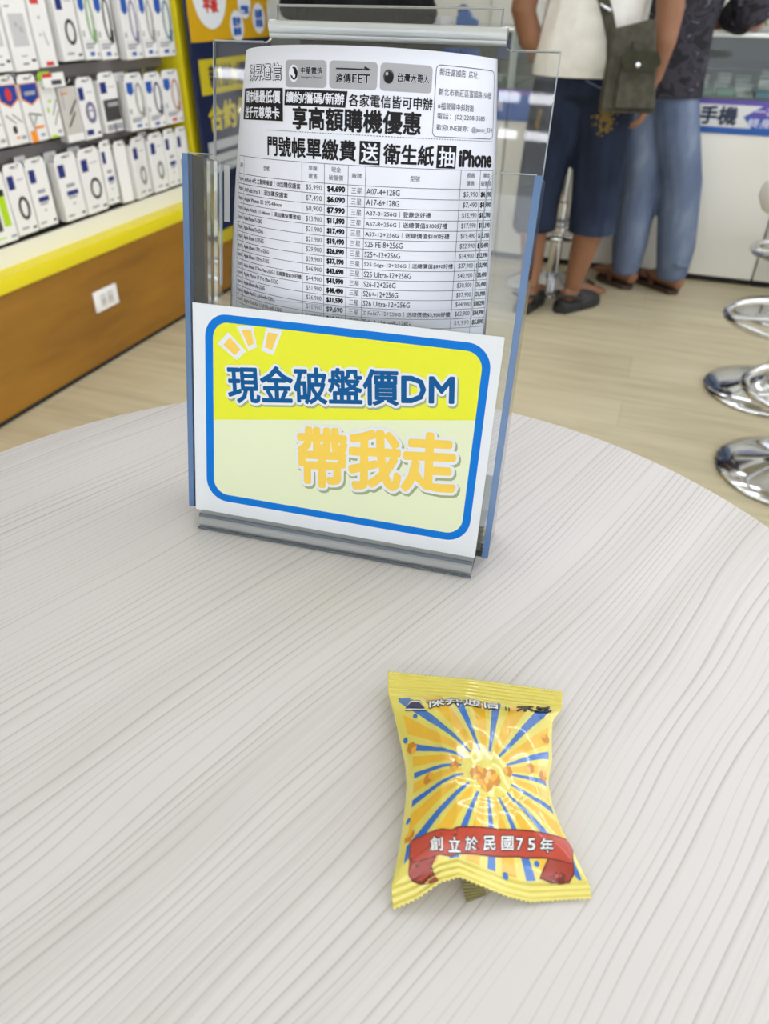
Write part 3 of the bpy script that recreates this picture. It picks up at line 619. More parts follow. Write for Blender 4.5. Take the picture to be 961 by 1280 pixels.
M_tee = noise_mat('white_cotton', (236, 235, 229), (226, 225, 218), 14, .85, bump=.5, spec=.2)
def denim(name, a, b, c): return noise_mat(name, a, b, 9, .85, .3, .55, (1, 1, .5), .25, .2, extra=[(.75, c)])
M_denim = denim('dark_denim', (26, 32, 48), (38, 47, 68), (62, 74, 96)); M_jeans = denim('mid_blue_denim', (88, 102, 130), (108, 122, 148), (138, 150, 170)); M_blackcloth = noise_mat('black_cloth', (16, 16, 18), (28, 28, 31), 12, .85, bump=.4, spec=.2)
def camo():
    k = mat('camouflage_cloth', (58, 56, 62), .8, spec=.2); t = NT(k); tc = t.n('TexCoord'); mp = t.n('Mapping'); mp.inputs['Scale'].default_value = (1, 1, 1.5); t.l(tc, 'Object', mp, 0)
    a = t.n('TexNoise', i_Scale=12., i_Detail=2.5, i_Roughness=.55, i_Distortion=.6); t.l(mp, 0, a, 'Vector')
    t.col(t.ramp(a.outputs[0], [(0, (34, 33, 38)), (.42, (56, 54, 62)), (.52, (42, 41, 48)), (.60, (88, 86, 94)), (.66, (60, 58, 66))], 'CONSTANT')); return k
M_camo = camo()
# ochre print on the back pocket of the dark denim: masked by where it sits on the garment
def add_print(k, blobs, rgb):
    t = NT(k); src = t.b.inputs['Base Color'].links[0].from_socket; tc = t.n('TexCoord'); acc = None
    n = t.n('TexNoise', i_Scale=75., i_Detail=3.); t.l(tc, 'Object', n, 'Vector')
    for (c, r) in blobs:
        s = t.n('VectorMath', operation='SUBTRACT'); s.inputs[1].default_value = c; t.l(tc, 'Object', s, 0)
        q = t.n('VectorMath', operation='MULTIPLY'); q.inputs[1].default_value = tuple(1 / x for x in r); t.l(s, 0, q, 0)
        ln = t.n('VectorMath', operation='LENGTH'); t.l(q, 0, ln, 0)
        v = t.math('LESS_THAN', t.math('ADD', ln.outputs['Value'], t.math('MULTIPLY', n.outputs[0], 3.2)), 2.15)
        acc = v if acc is None else t.math('MAXIMUM', acc, v)
    mx = t.n('Mix', data_type='RGBA'); mx.inputs[7].default_value = lin(rgb); t.t.links.new(t.math('MULTIPLY', acc, .8), mx.inputs[0]); t.t.links.new(src, mx.inputs[6]); t.col(mx.outputs[2])

def head_lofts(c, fwd, s=1.):
    c = Vector(c); f = Vector(fwd).normalized(); r = f.cross(Vector((0, 0, 1))).normalized(); u = Vector((0, 0, 1))
    P = lambda a, b, h: tuple(c + r * a * s + f * b * s + u * h * s)
    L = [[P(0, -.01, -.13) + (.055, .058, tuple(r)), P(0, .005, -.085) + (.06, .075, tuple(r)), P(0, .01, -.04) + (.07, .088, tuple(r)), P(0, .0, .02) + (.075, .095, tuple(r)), P(0, -.008, .07) + (.068, .086, tuple(r)), P(0, -.01, .1) + (.045, .06, tuple(r))],
         [P(0, .085, .012) + (.010, .01, tuple(r)), P(0, .108, -.022) + (.016, .014, tuple(r)), P(0, .09, -.032) + (.012, .01, tuple(r))],
         [P(-.025, .09, -.062) + (.006, .006), P(0, .098, -.061) + (.008, .008), P(.025, .09, -.062) + (.006, .006)]]
    for sx in (-1, 1): L.append([P(sx * .074, -.008, -.035) + (.012, .008), P(sx * .083, -.014, -.005) + (.018, .009), P(sx * .08, -.016, .022) + (.012, .008)])
    return L, P
def finish_head(t, P, body):
    mb = MB()
    for sx in (-1, 1):
        M = Matrix.Translation(P(sx * .031, .083, .004)); mb.lathe([(0, -.011), (.009, -.006), (.0115, 0), (.009, .006), (0, .011)], 12, 0, M)
    mb.build('eyes', mat('eye_white', (60, 50, 46), .2), t)
    remesh('hair', [[P(0, -.035, -.03) + (.072, .07), P(0, -.028, .03) + (.083, .085), P(0, -.022, .08) + (.076, .088), P(0, -.015, .115) + (.045, .06)]], M_hair, t, .008, 3)

def shoe(t, heel, toe, mats, kind):
    h = Vector(heel + (0,)); f = Vector(toe + (0,)); d = (f - h); L = d.length; d.normalize(); r = Vector((d.y, -d.x, 0)); M = Matrix((r, d, Vector((0, 0, 1)))).transposed().to_4x4(); M.translation = h
    out = [(.0, 0), (.034, .02), (.04, .09 * L / .28), (.052, .7 * L), (.045, .88 * L), (.02, L)]
    poly = [(a, b) for a, b in out] + [(-a, b) for a, b in reversed(out[1:])]
    mb = MB(); hgt = .028 if kind == 'clog' else .018
    mb.prism(poly, 0.0005, hgt, 0, M); mb.build('sole', mats[0], t)
    if kind == 'clog':
        lf = []
        for b, w, z in ((.42 * L, .05, .07), (.55 * L, .054, .066), (.75 * L, .053, .052), (.9 * L, .042, .034)):
            c = M @ Vector((0, b, hgt)); lf.append(tuple(c) + (w, z, tuple(r)))
        remesh('upper', [lf, [tuple(M @ Vector((0, .02, hgt))) + (.034, .03, tuple(r)), tuple(M @ Vector((0, .05, hgt))) + (.04, .022, tuple(r)), tuple(M @ Vector((0, .13, hgt))) + (.046, .012, tuple(r))]], mats[1], t, .006, 3, trim=[(h + Vector((0, 0, .004)), (0, 0, -1))])
        mb = MB()
        for sx in (-1, 1): mb.tube([M @ Vector((sx * .054, .42 * L, .05)), M @ Vector((sx * .05, .2 * L, .07)), M @ Vector((sx * .038, .03, .075)), M @ Vector((0, -.004, .075))], .007, 8)
        for i in range(5): mb.lathe([(0, .0), (.006, .001), (.006, .003), (0, .004)], 10, 1, Matrix.Translation(M @ Vector((.02 - .01 * i, (.5 + .06 * (i % 3)) * L, hgt + .066))))
        mb.build('heel_strap', [mats[1], mat('clog_badge', (96, 150, 140), .4)], t)
    else:
        mb = MB(); 
        for sx in (-1, 1): mb.tube([M @ Vector((0, .80 * L, hgt)), M @ Vector((sx * .02, .68 * L, hgt + .035)), M @ Vector((sx * .05, .42 * L, hgt + .012))], [.006, .009, .009], 8)
        mb.build('thong_strap', mats[1], t)
def foot_loft(ankle, toe, z0):
    a = Vector(ankle); f = Vector(toe + (z0 + .02,)); d = f - Vector((a.x, a.y, z0 + .02)); d.normalize(); r = Vector((d.y, -d.x, 0)); hl = Vector((a.x, a.y, z0 + .03)) - d * .045
    return [tuple(hl) + (.027, .03, tuple(r)), tuple(Vector((a.x, a.y, z0 + .045)) + d * .01) + (.032, .042, tuple(r)), tuple(Vector((a.x, a.y, z0 + .034)) + d * .09) + (.04, .03, tuple(r)), tuple(Vector((a.x, a.y, z0 + .02)) + d * .15) + (.043, .019, tuple(r)), tuple(Vector((a.x, a.y, z0 + .016)) + d * .19) + (.034, .014, tuple(r))]

# --- man in the white T-shirt (seen from behind)
t = thing('person', 'person in white T-shirt and cropped dark denim, seen from behind wearing black clogs', 'person', (0, 0, 0))
LA, RA = (-.466, 3.0, .10), (-.298, 3.085, .10)
legs = [[LA + (.035, .042), (-.470, 3.02, .20, .045, .05), (-.478, 3.015, .32, .055, .06), (-.475, 3.04, .48, .06, .065), (-.455, 3.05, .75, .085, .09), (-.43, 3.05, .92, .10, .11)],
        [RA + (.035, .042), (-.285, 3.075, .20, .047, .052), (-.268, 3.06, .32, .058, .063), (-.272, 3.07, .48, .06, .066), (-.285, 3.06, .75, .085, .09), (-.30, 3.05, .92, .10, .11)]]
torso = [(-.365, 3.05, .90, .155, .11), (-.365, 3.05, 1.05, .145, .10), (-.36, 3.05, 1.25, .175, .115), (-.36, 3.04, 1.38, .19, .095), (-.36, 3.04, 1.44, .10, .07), (-.36, 3.05, 1.54, .052, .052)]
lw, rw = (-.497, 3.075, .85), (-.135, 2.985, .85)
arms = [[(-.53, 3.04, 1.38, .06, .06), (-.585, 3.02, 1.2, .05, .05), (-.606, 3.0, 1.04, .044, .045), (-.575, 3.02, .96, .042, .043), lw + (.028, .025)],
        [(-.19, 3.04, 1.38, .06, .06), (-.15, 3.01, 1.2, .05, .05), (-.122, 2.98, 1.04, .044, .045), (-.125, 2.975, .96, .042, .043), rw + (.028, .025)]]
hl, P1 = head_lofts((-.36, 3.06, 1.60), (0, 1, -.1))
remesh('body', legs + [torso] + arms + hl + hand(lw, (.35, .25, -1), (.6, .8, 0), 1., .35, -1) + hand(rw, (.0, -.28, -1), (-1, .1, 0), 1., .45, -1) + [foot_loft(LA, (-.45, 3.16), .028), foot_loft(RA, (-.215, 3.21), .028)], M_skin, t, .006, 3)
finish_head(t, P1, None)
remesh('t_shirt', [[(-.374, 3.05, .845, .188, .138), (-.374, 3.05, .90, .188, .142), (-.369, 3.05, .99, .178, .138), (-.36, 3.05, 1.1, .172, .125), (-.36, 3.05, 1.25, .205, .14), (-.36, 3.04, 1.38, .222, .125), (-.36, 3.04, 1.455, .13, .092)],
                   [(-.50, 3.04, 1.41, .082, .085), (-.568, 3.03, 1.26, .076, .078), (-.595, 3.015, 1.14, .07, .074)], [(-.22, 3.04, 1.41, .082, .085), (-.157, 3.02, 1.26, .076, .078), (-.132, 2.99, 1.14, .07, .074)],
                   [(-.455, 2.945, .955, .012, .008), (-.40, 2.927, .925, .016, .010), (-.29, 2.925, .905, .012, .008)], [(-.45, 2.945, .91, .012, .008), (-.38, 2.922, .89, .016, .009), (-.25, 2.928, .89, .012, .008)]],
       M_tee, t, .008, 3, trim=[((0, 0, .852), (0, 0, -1)), ])
jl = [[(-.478, 3.01, .335, .088, .086), (-.478, 3.015, .42, .086, .086), (-.472, 3.035, .55, .092, .096), (-.452, 3.05, .75, .105, .112), (-.43, 3.05, .92, .112, .125)],
      [(-.258, 3.06, .31, .094, .088), (-.262, 3.06, .42, .092, .09), (-.270, 3.06, .55, .096, .1), (-.285, 3.06, .75, .108, .114), (-.30, 3.05, .92, .114, .125)], [(-.367, 3.05, .80, .165, .125), (-.367, 3.05, .93, .168, .128), (-.367, 3.05, .99, .155, .118)]]
add_print(M_denim, [((-.262, 2.935, .735), (.055, .08, .06)), ((-.50, 2.94, .715), (.016, .09, .05))], (128, 104, 44))
remesh('cropped_jeans', jl, M_denim, t, .008, 3, trim=[((0, 0, .325), (0, 0, -1))])
mb = MB()
mb.tube([(-.35, 2.925, .845), (-.30, 2.925, .826), (-.24, 2.93, .82)], .003, 6); mb.build('pocket_seam', mat('denim_seam', (86, 96, 120), .8), t)
M_clog = mat('black_rubber', (26, 27, 28), .5)
shoe(t, (-.48, 2.925), (-.45, 3.165), (M_clog, M_clog), 'clog'); shoe(t, (-.342, 3.0), (-.205, 3.225), (M_clog, M_clog), 'clog')

# --- crossbody bag hanging on his right hip
M_olive = noise_mat('olive_canvas', (84, 82, 72), (72, 71, 62), 40, .85, bump=.3, spec=.15); M_olive2 = noise_mat('olive_canvas_dark', (60, 60, 48), (52, 53, 42), 40, .85, spec=.15)
t = thing('crossbody_bag', 'olive green canvas crossbody bag hanging at the hip of the white shirt', 'bag', (-.195, 2.86, .765), math.radians(14))
def tapered(w0, w1, d0, d1, h, skew, n=8):
    b = bmesh.new(); bmesh.ops.create_cube(b, size=1); 
    for q in b.verts: q.co.z += .5
    bmesh.ops.bevel(b, geom=b.edges[:], offset=.09, segments=3, affect='EDGES', profile=.6); bmesh.ops.subdivide_edges(b, edges=b.edges[:], cuts=1, use_grid_fill=True)
    b.verts.index_update(); v = []
    for q in b.verts:
        f = q.co.z; v.append((q.co.x * (w0 + (w1 - w0) * f) + skew * f, q.co.y * (d0 + (d1 - d0) * f), f * h + .02 * q.co.x * f * 3 * .5))
    F = [tuple(q.index for q in g.verts) for g in b.faces]; b.free(); return v, F
mb = MB(); v, f = tapered(.178, .125, .085, .06, .245, -.025); mb.add(v, f, 0, True); mb.build('bag_body', M_olive, t)
mb = MB(); v, f = tapered(.125, .105, .03, .026, .135, -.01); mb.add(v, f, 0, True, Matrix.Translation((.012, -.052, .018))); mb.build('front_pocket', M_olive, t)
mb = MB(); mb.prism([(-.062, .0), (-.04, -.036), (.05, -.036), (.066, -.012), (.052, .018), (-.045, .018)], -.006, .006, 0, Matrix.Translation((.0, -.073, .158)) @ Matrix.Rotation(PI / 2 - .12, 4, 'X')); fl = mb.build('pocket_flap', M_olive2, t)
mb = MB(); mb.lathe([(0, 0), (.007, 0), (.007, .002), (0, .003)], 16, 0, Matrix.Translation((-.004, -.082, .140)) @ Matrix.Rotation(PI / 2, 4, 'X')); mb.build('snap_button', M_chrome, fl)
mb = MB(); mb.tube([(-.012, -.04, .03), (-.018, -.043, .12), (-.024, -.037, .2)], .002, 6); mb.tube([(-.083, -.04, .012), (0, -.045, .008), (.083, -.04, .012)], .002, 6); mb.build('seam_piping', M_olive2, t)
def strap(pts, w, th, up):
    v = []; f = []; P = [Vector(p) for p in pts]
    for i, p in enumerate(P):
        d = (P[min(i + 1, len(P) - 1)] - P[max(i - 1, 0)]).normalized(); n = Vector(up[i]).normalized(); s = d.cross(n).normalized() * w / 2; n = s.cross(d).normalized() * th / 2; v += [p - s - n, p + s - n, p + s + n, p - s + n]
    for i in range(len(P) - 1):
        for k in range(4): f.append((i * 4 + k, i * 4 + (k + 1) % 4, i * 4 + 4 + (k + 1) % 4, i * 4 + 4 + k))
    f += [(3, 2, 1, 0), tuple(len(v) - 4 + k for k in range(4))]; return v, f
Mi = t.matrix_basis.inverted() if False else (Matrix.Translation((-.195, 2.86, .765)) @ Matrix.Rotation(math.radians(14), 4, 'Z')).inverted()
sp = [(-.268, 2.872, .90), (-.282, 2.885, .97), (-.308, 2.895, 1.03), (-.338, 2.892, 1.09), (-.40, 2.89, 1.22), (-.455, 2.905, 1.34), (-.485, 2.96, 1.46), (-.49, 3.04, 1.50), (-.48, 3.12, 1.46), (-.40, 3.2, 1.3), (-.27, 3.2, 1.1), (-.19, 3.12, .99), (-.172, 3.0, .965), (-.17, 2.90, .975)]
upv = [(-.3, -1, 0)] * 6 + [(0, -.5, 1), (0, 0, 1), (0, .5, 1), (0, 1, .2), (0, 1, 0), (1, .6, 0), (1, 0, 0), (.6, -1, 0)]
mb = MB(); v, f = strap([Mi @ Vector(p) for p in sp], .036, .004, upv); mb.add(v, f, 0, False); mb.build('strap', M_olive, t)
mb = MB(); mb.box(-.021, .021, -.004, .004, -.004, .004, 0, .001, Mi @ Matrix.Translation((-.318, 2.886, 1.052)) @ Matrix.Rotation(.45, 4, 'Y')); mb.build('strap_buckle', M_chrome, t)

# --- man in the camouflage shirt
t = thing('person', 'person in dark camouflage shirt and blue jeans leaning on the counter', 'person', (0, 0, 0))
LA, RA = (-.105, 3.475, .08), (.095, 3.475, .08)
legs = [[LA + (.036, .042), (-.118, 3.45, .25, .05, .055), (-.125, 3.45, .48, .06, .066), (-.17, 3.44, .75, .08, .085), (-.19, 3.42, .90, .08, .1)], [RA + (.036, .042), (.075, 3.46, .25, .05, .055), (.03, 3.45, .48, .06, .066), (-.05, 3.43, .75, .08, .085), (-.09, 3.42, .90, .08, .1)]]
torso = [(-.13, 3.42, .90, .15, .11), (-.14, 3.43, 1.05, .145, .105), (-.12, 3.46, 1.22, .17, .115), (-.11, 3.49, 1.34, .18, .095), (-.11, 3.5, 1.39, .09, .07), (-.12, 3.53, 1.48, .052, .052)]
re, rw2 = (.155, 3.52, 1.015), (-.03, 3.73, 1.0)
arms = [[(.06, 3.49, 1.33, .06, .06), (.12, 3.5, 1.16, .052, .052), re + (.046, .046), (.07, 3.63, 1.02, .042, .042), rw2 + (.028, .026)], [(-.28, 3.5, 1.33, .06, .06), (-.32, 3.54, 1.16, .052, .052), (-.31, 3.6, 1.03, .046, .046), (-.25, 3.7, 1.02, .04, .04), (-.2, 3.78, 1.0, .028, .026)]]
hl, P2 = head_lofts((-.12, 3.56, 1.545), (-.2, 1, -.3))
remesh('body', legs + [torso] + arms + hl + hand(rw2, (-.6, .6, -.05), (-.3, -.2, -1), 1., .3, 1) + hand((-.2, 3.78, 1.0), (.4, .8, -.05), (.2, -.2, -1), 1., .3, -1) + [foot_loft(LA, (-.2, 3.56), .018), foot_loft(RA, (-.04, 3.6), .018)], M_skin2, t, .006, 3)
finish_head(t, P2, None)
remesh('camouflage_shirt', [[(-.135, 3.42, .745, .178, .145), (-.14, 3.42, .85, .174, .14), (-.14, 3.43, 1.0, .168, .13), (-.12, 3.46, 1.2, .19, .135), (-.11, 3.49, 1.34, .2, .115), (-.11, 3.5, 1.41, .10, .08)],
                            [(.03, 3.49, 1.34, .08, .085), (.105, 3.5, 1.17, .08, .085), (.148, 3.51, 1.03, .072, .078), (.12, 3.56, 1.025, .066, .062), (.085, 3.61, 1.03, .062, .056)], [(-.25, 3.5, 1.34, .08, .085), (-.31, 3.53, 1.17, .078, .08), (-.312, 3.58, 1.05, .07, .07)]], M_camo, t, .008, 3, trim=[((0, 0, .768), (0, 0, -1))])
remesh('jeans', [[(-.115, 3.462, .085, .062, .07), (-.118, 3.445, .2, .076, .084), (-.125, 3.45, .45, .082, .086), (-.17, 3.44, .7, .095, .105), (-.20, 3.42, .90, .1, .115)], [(.085, 3.465, .08, .066, .072), (.075, 3.455, .2, .08, .086), (.035, 3.45, .45, .086, .09), (-.035, 3.43, .65, .096, .105), (-.07, 3.42, .78, .096, .112), (-.09, 3.42, .90, .09, .11)], [(-.14, 3.42, .78, .155, .122), (-.14, 3.42, .93, .145, .118)],
                 [(.04, 3.40, .13, .02, .012), (.09, 3.39, .15, .03, .014), (.14, 3.42, .135, .015, .012)]], M_jeans, t, .008, 3, trim=[((0, 0, .062), (0, 0, -1))])
M_ff = mat('brown_rubber', (70, 52, 40), .6)
shoe(t, (-.075, 3.425), (-.225, 3.57), (M_ff, mat('brown_strap', (96, 62, 44), .6)), 'flip'); shoe(t, (.125, 3.435), (-.07, 3.62), (M_ff, MATS['brown_strap']), 'flip')

# --- person in black at the left part of the counter
t = thing('person', 'person in black clothes standing at the counter beside the poster, mostly hidden by the flyer', 'person', (0, 0, 0))
dx, dy = -1.385, 3.34
legs = [[(dx + s * .085, dy + .03, .09, .036, .042), (dx + s * .085, dy, .28, .05, .055), (dx + s * .085, dy, .5, .06, .066), (dx + s * .08, dy, .75, .085, .09), (dx + s * .07, dy, .92, .1, .11)] for s in (-1, 1)]
torso = [(dx, dy, .9, .15, .11), (dx, dy, 1.05, .15, .105), (dx, dy + .02, 1.22, .175, .115), (dx, dy + .03, 1.36, .185, .095), (dx, dy + .03, 1.42, .09, .07), (dx, dy + .04, 1.52, .052, .052)]
arms = []; hands = []
for s in (-1, 1):
    wv = (dx + s * .2, dy + .28, 1.0); arms.append([(dx + s * .17, dy + .03, 1.35, .06, .06), (dx + s * .24, dy + .02, 1.18, .05, .05), (dx + s * .262, dy + .04, 1.04, .045, .045), (dx + s * .25, dy + .17, 1.02, .04, .04), wv + (.028, .026)])
    hands += hand(wv, (-s * .3, 1, -.02), (0, -.1, -1), 1., .3, s)
hl, P3 = head_lofts((dx, dy + .06, 1.585), (0, 1, -.15))
remesh('body', legs + [torso] + arms + hl + hands + [foot_loft((dx + s * .085, dy + .03, .09), (dx + s * .1, dy + .25), .02) for s in (-1, 1)], M_skin2, t, .007, 3); finish_head(t, P3, None)
remesh('black_top', [[(dx, dy, .80, .235, .155), (dx, dy, .95, .24, .15), (dx, dy, 1.05, .24, .15), (dx, dy + .02, 1.22, .23, .145), (dx, dy + .03, 1.36, .2, .115), (dx, dy + .03, 1.44, .1, .08)]] + [[(dx + s * .16, dy + .03, 1.36, .085, .085), (dx + s * .235, dy + .02, 1.2, .085, .09), (dx + s * .262, dy + .03, 1.03, .082, .092), (dx + s * .262, dy + .12, 1.015, .07, .065)] for s in (-1, 1)], M_blackcloth, t, .009, 3)
remesh('black_trousers', [[(dx + s * .085, dy, .07, .07, .08), (dx + s * .085, dy, .3, .075, .08), (dx + s * .085, dy, .5, .08, .085), (dx + s * .08, dy, .75, .1, .11), (dx + s * .07, dy, .9, .11, .125)] for s in (-1, 1)] + [[(dx, dy, .8, .16, .125), (dx, dy, .94, .16, .125)]], M_blackcloth, t, .009, 3)
for s in (-1, 1): shoe(t, (dx + s * .085, dy - .05), (dx + s * .1, dy + .24), (M_clog, M_clog), 'clog')

# ------------------------------------------------------------------ the round table
TZ = .75; TC = (-.146, .249)
t = thing('round_table', 'round pale whitewashed wood table in the foreground', 'table', (TC[0], TC[1], 0))
mb = MB(); mb.lathe([(0, .722), (.37, .722), (.3745, .7245), (.375, .727), (.375, .7478), (.3742, .7494), (.3725, .75), (0, .75)], 160); mb.build('tabletop', table_mat(), t)
mb = MB(); mb.lathe([(.04, .02), (.04, .70), (.12, .712), (.12, .7218), (0, .7218)], 40); mb.build('pedestal', M_alu, t)
mb = MB(); mb.lathe([(0, 0), (.26, 0), (.262, .008), (.1, .02), (.045, .03), (0, .03)], 56); mb.build('foot_plate', M_alu, t)

# ------------------------------------------------------------------ acrylic holder, sign card, flyer
yaw, lean = math.radians(4.979), math.radians(15.04)
HO = Vector((-.281, .361, .7618)); HR = Vector((math.cos(yaw), math.sin(yaw), 0)); HH = Vector((math.sin(yaw), -math.cos(yaw), 0))
HU = Vector((0, 0, 1)) * math.cos(lean) - HH * math.sin(lean); HN = HR.cross(HU)
HM = Matrix((HR, HU, HN)).transposed().to_4x4(); HM.translation = HO     # local mm/1000: a along width, b up the slope, n towards the viewer
def slab(poly, n0, n1): return [(x / 1000, y / 1000) for x, y in poly], n0 / 1000, n1 / 1000
hold = bpy.data.objects.new('flyer_holder', None); COL.objects.link(hold); hold.matrix_world = HM
tag(hold, 'clear acrylic flyer stand with blue-tinted edges on the round table', 'holder')
def hpart(name, polys, mk, parent=hold):
    mb = MB()
    for p, n0, n1 in polys: q, a, b = slab(p, n0, n1); mb.prism(q, a, b)
    return mb.build(name, mk, parent)
D = -46
def arc(cx, cy, r, a0, a1, n=8): return [(cx + r * math.cos(math.radians(a0 + (a1 - a0) * i / n)), cy + r * math.sin(math.radians(a0 + (a1 - a0) * i / n))) for i in range(n + 1)]
back = [(-7, 2), (215, 2), (215, 308)] + arc(187, 313, 5, 270, 180, 5) + [(182, 318), (33, 318)] + arc(28, 314, 5, 0, -90, 5) + [(-7, 309)]
hpart('back_panel', [(back, D - 3, D)], M_acr)
front = [(-2, 1), (215, 1), (215, 238), (192, 238)] + arc(194, 232, 6, 90, 180, 6) + [(188, 161)] + arc(184, 159, 4, 0, -90, 4) + [(24, 155)] + arc(24, 159, 4, 270, 180, 4) + [(20, 232)] + arc(14, 232, 6, 0, 90, 6) + [(-2, 238)]
hpart('front_panel', [(front, -3, -.1)], M_acr)
hpart('bottom_panel', [([(-2, 1), (215, 1), (215, 4), (-2, 4)], D, -3)], M_acr)
for s, x in ((-1, -5), (1, 215)):
    hpart('side_panel', [([(x, 1), (x + 2.6, 1), (x + 2.6, 238), (x, 238)], D, -5)], M_acs)
    hpart('corner_edge', [([(x - .8, .5), (x + 3.4, .5), (x + 3.4, 238), (x - .8, 238)], -5, 0)], M_edge)
for x in (-7.6, 215): hpart('back_edge', [([(x, 2), (x + .7, 2), (x + .7, 308.4), (x, 308.4)], D - 3, D)], M_edgec)
for p, n0, n1 in (([(-7, 308.9), (28, 308.9), (28, 309.6), (-7, 309.6)], D - 3, D), ([(187, 307.8), (215, 307.8), (215, 308.6), (187, 308.6)], D - 3, D), ([(-2, 238), (14, 238), (14, 238.6), (-2, 238.6)], -3, 0), ([(194, 238), (215, 238), (215, 238.6), (194, 238.6)], -3, 0),
    ([(20, 161), (20.6, 161), (20.6, 232), (20, 232)], -3, 0), ([(187.4, 161), (188, 161), (188, 232), (187.4, 232)], -3, 0)): hpart('rim_edge', [(p, n0, n1)], M_edgec)
hpart('pale_strip', [([(.4, 200), (4.6, 200), (4.6, 236), (.4, 236)], D + .1, D + .5)], tinted('frosted_white', (222, 224, 226), .75, .4))  # small pale translucent strip at the upper left of the pocket
GLASSROD = mat('bent_acrylic', (236, 242, 242), .08); GLASSROD.node_tree.nodes['Principled BSDF'].inputs['Transmission Weight'].default_value = .45; GLASSROD.node_tree.nodes['Principled BSDF'].inputs['IOR'].default_value = 1.49; GLASSROD.node_tree.nodes['Principled BSDF'].inputs['Coat Weight'].default_value = 1.
mb = MB(); mb.tube([(.032, .3175, -.0475), (.183, .3160, -.0475)], .0042, 20); mb.tube([(.032, .3135, -.0475), (.183, .3125, -.0475)], .0022, 14); mb.build('header_fold', GLASSROD, hold)
hpart('header_strip', [([(36.5, 319.5), (179, 319.5), (179, 329), (36.5, 329)], D - 3, D)], M_acr)
hpart('header_edge', [([(36.5, 329), (179, 329), (179, 329.7), (36.5, 329.7)], D - 3, D), ([(178.4, 319), (179.1, 319), (179.1, 329), (178.4, 329)], D - 3, D), ([(36, 319), (36.6, 319), (36.6, 329), (36, 329)], D - 3, D)], M_edgec)
# folded foot: a sheet lying on the table whose front lip rolls up to the pocket
HI = HM.inverted(); foot = MB(); prof = []
ctr = [(-.120, .0016), (-.02, .0016), (.0035, .0016), (.0065, .0026), (.0078, .005), (.0068, .0078), (.0035, .0100), (-.001, .0108), (-.03, .0112)]
def foot_pt(a, h, z): return HI @ (HO + HR * a + HH * h + Vector((0, 0, z - HO.z + TZ)))
a0, a1 = .0055, .209; th = .0014
nv = []
for i, (h, z) in enumerate(ctr):
    p = Vector(ctr[max(i - 1, 0)]); q = Vector(ctr[min(i + 1, len(ctr) - 1)]); d = (q - p).normalized(); nrm = Vector((-d.y, d.x)) * th
    nv.append(((h + nrm.x, z + nrm.y), (h - nrm.x, z - nrm.y)))
loopp = [p[0] for p in nv] + [p[1] for p in reversed(nv)]
V = [foot_pt(a, h, z) for a in (a0, a1) for h, z in loopp]; n = len(loopp); k2 = len(nv)
F = [(i, (i + 1) % n, n + (i + 1) % n, n + i) for i in range(n)]
for base in (0, n):
    for i in range(k2 - 1):
        q = (base + i, base + i + 1, base + n - 2 - i, base + n - 1 - i); F.append(q if base else tuple(reversed(q)))
foot.add(V, F, 0, True); foot.build('folded_foot', tinted('foot_acrylic', (176, 180, 181), .62, .12), hold)
V = [foot_pt(a, h, z) for a in (a0 - .0006, a1 + .0006) for h, z in ((.0082, .0006), (.0096, .0006), (.0098, .0018), (.0088, .0022))]
mb = MB(); mb.add(V, [(0, 1, 5, 4), (1, 2, 6, 5), (2, 3, 7, 6), (3, 0, 4, 7), (3, 2, 1, 0), (4, 5, 6, 7)], 0); 
V = [foot_pt(a, h, z) for a in (a0, a1) for h, z in ((.0055, .0104), (.0068, .0098), (.0062, .0116), (.0050, .0118))]
mb.add(V, [(0, 1, 5, 4), (1, 2, 6, 5), (2, 3, 7, 6), (3, 0, 4, 7), (3, 2, 1, 0), (4, 5, 6, 7)], 0); mb.build('foot_edge', tinted('foot_edge', (104, 116, 128), .75, .1), hold)

# sign card on the front of the pocket
sign = bpy.data.objects.new('sign_card', None); COL.objects.link(sign); sign.matrix_world = HM
tag(sign, 'white sign card with blue frame and yellow panel on the flyer stand', 'sign')
mb = MB(); mb.box(.0003, .2097, -.0005, .148, .0002, .0009, 0); mb.build('card', M_card, sign)
S = Print(lambda a, b, o: (a / 1000, b / 1000, .0009 + o), 500); SM = [M_card, M_blue, M_ye, M_pale, M_teal, M_gold, mat('sign_shadow', (150, 164, 120), .4), mat('sign_ray_gold', (240, 200, 80), .4)]
E_ = .00003
S.poly(rrect(9.4, 203.6, 9.5, 142.5, 16, 10), 1, E_)
S.poly(rrect(15.3, 198.3, 14.8, 137.3, 11, 10), 3, 2 * E_)
# yellow upper field, its lower edge slanting
inner = rrect(15.3, 198.3, 14.8, 137.3, 11, 10); cut = lambda x: 69.5 + (x - 15.3) * (94.5 - 69.5) / 183.
up_ = [p for p in inner if p[1] > cut(p[0])]; up_ = sorted([p for p in up_ if p[0] > 190], key=lambda p: p[1]) + sorted([p for p in up_ if p[0] < 20 or (p[0] <= 190 and p[0] < 100)], key=lambda p: -p[0] - 0 * p[1])
S.poly([(15.3, 69.5), (198.3, 94.5), (198.3, 126.3)] + arc(187.3, 126.3, 11, 0, 90, 8)[1:] + arc(26.3, 126.3, 11, 90, 180, 8), 2, 3 * E_)
for q, cx in (([(18.6, 122.7), (26.5, 131.2), (39.7, 120), (32.7, 113.5)], 0), ([(32.6, 135.6), (44.2, 137.3), (47.4, 123.4), (41.1, 120.6)], 0), ([(53.7, 137.0), (65.4, 136.6), (59.1, 119.7), (50.5, 121.7)], 0)):
    mx = sum(p[0] for p in q) / 4; my = sum(p[1] for p in q) / 4
    S.poly(q, 0, 4 * E_); S.poly([(mx + (x - mx) * .60, my + (y - my) * .66) for x, y in q], 7, 5 * E_)
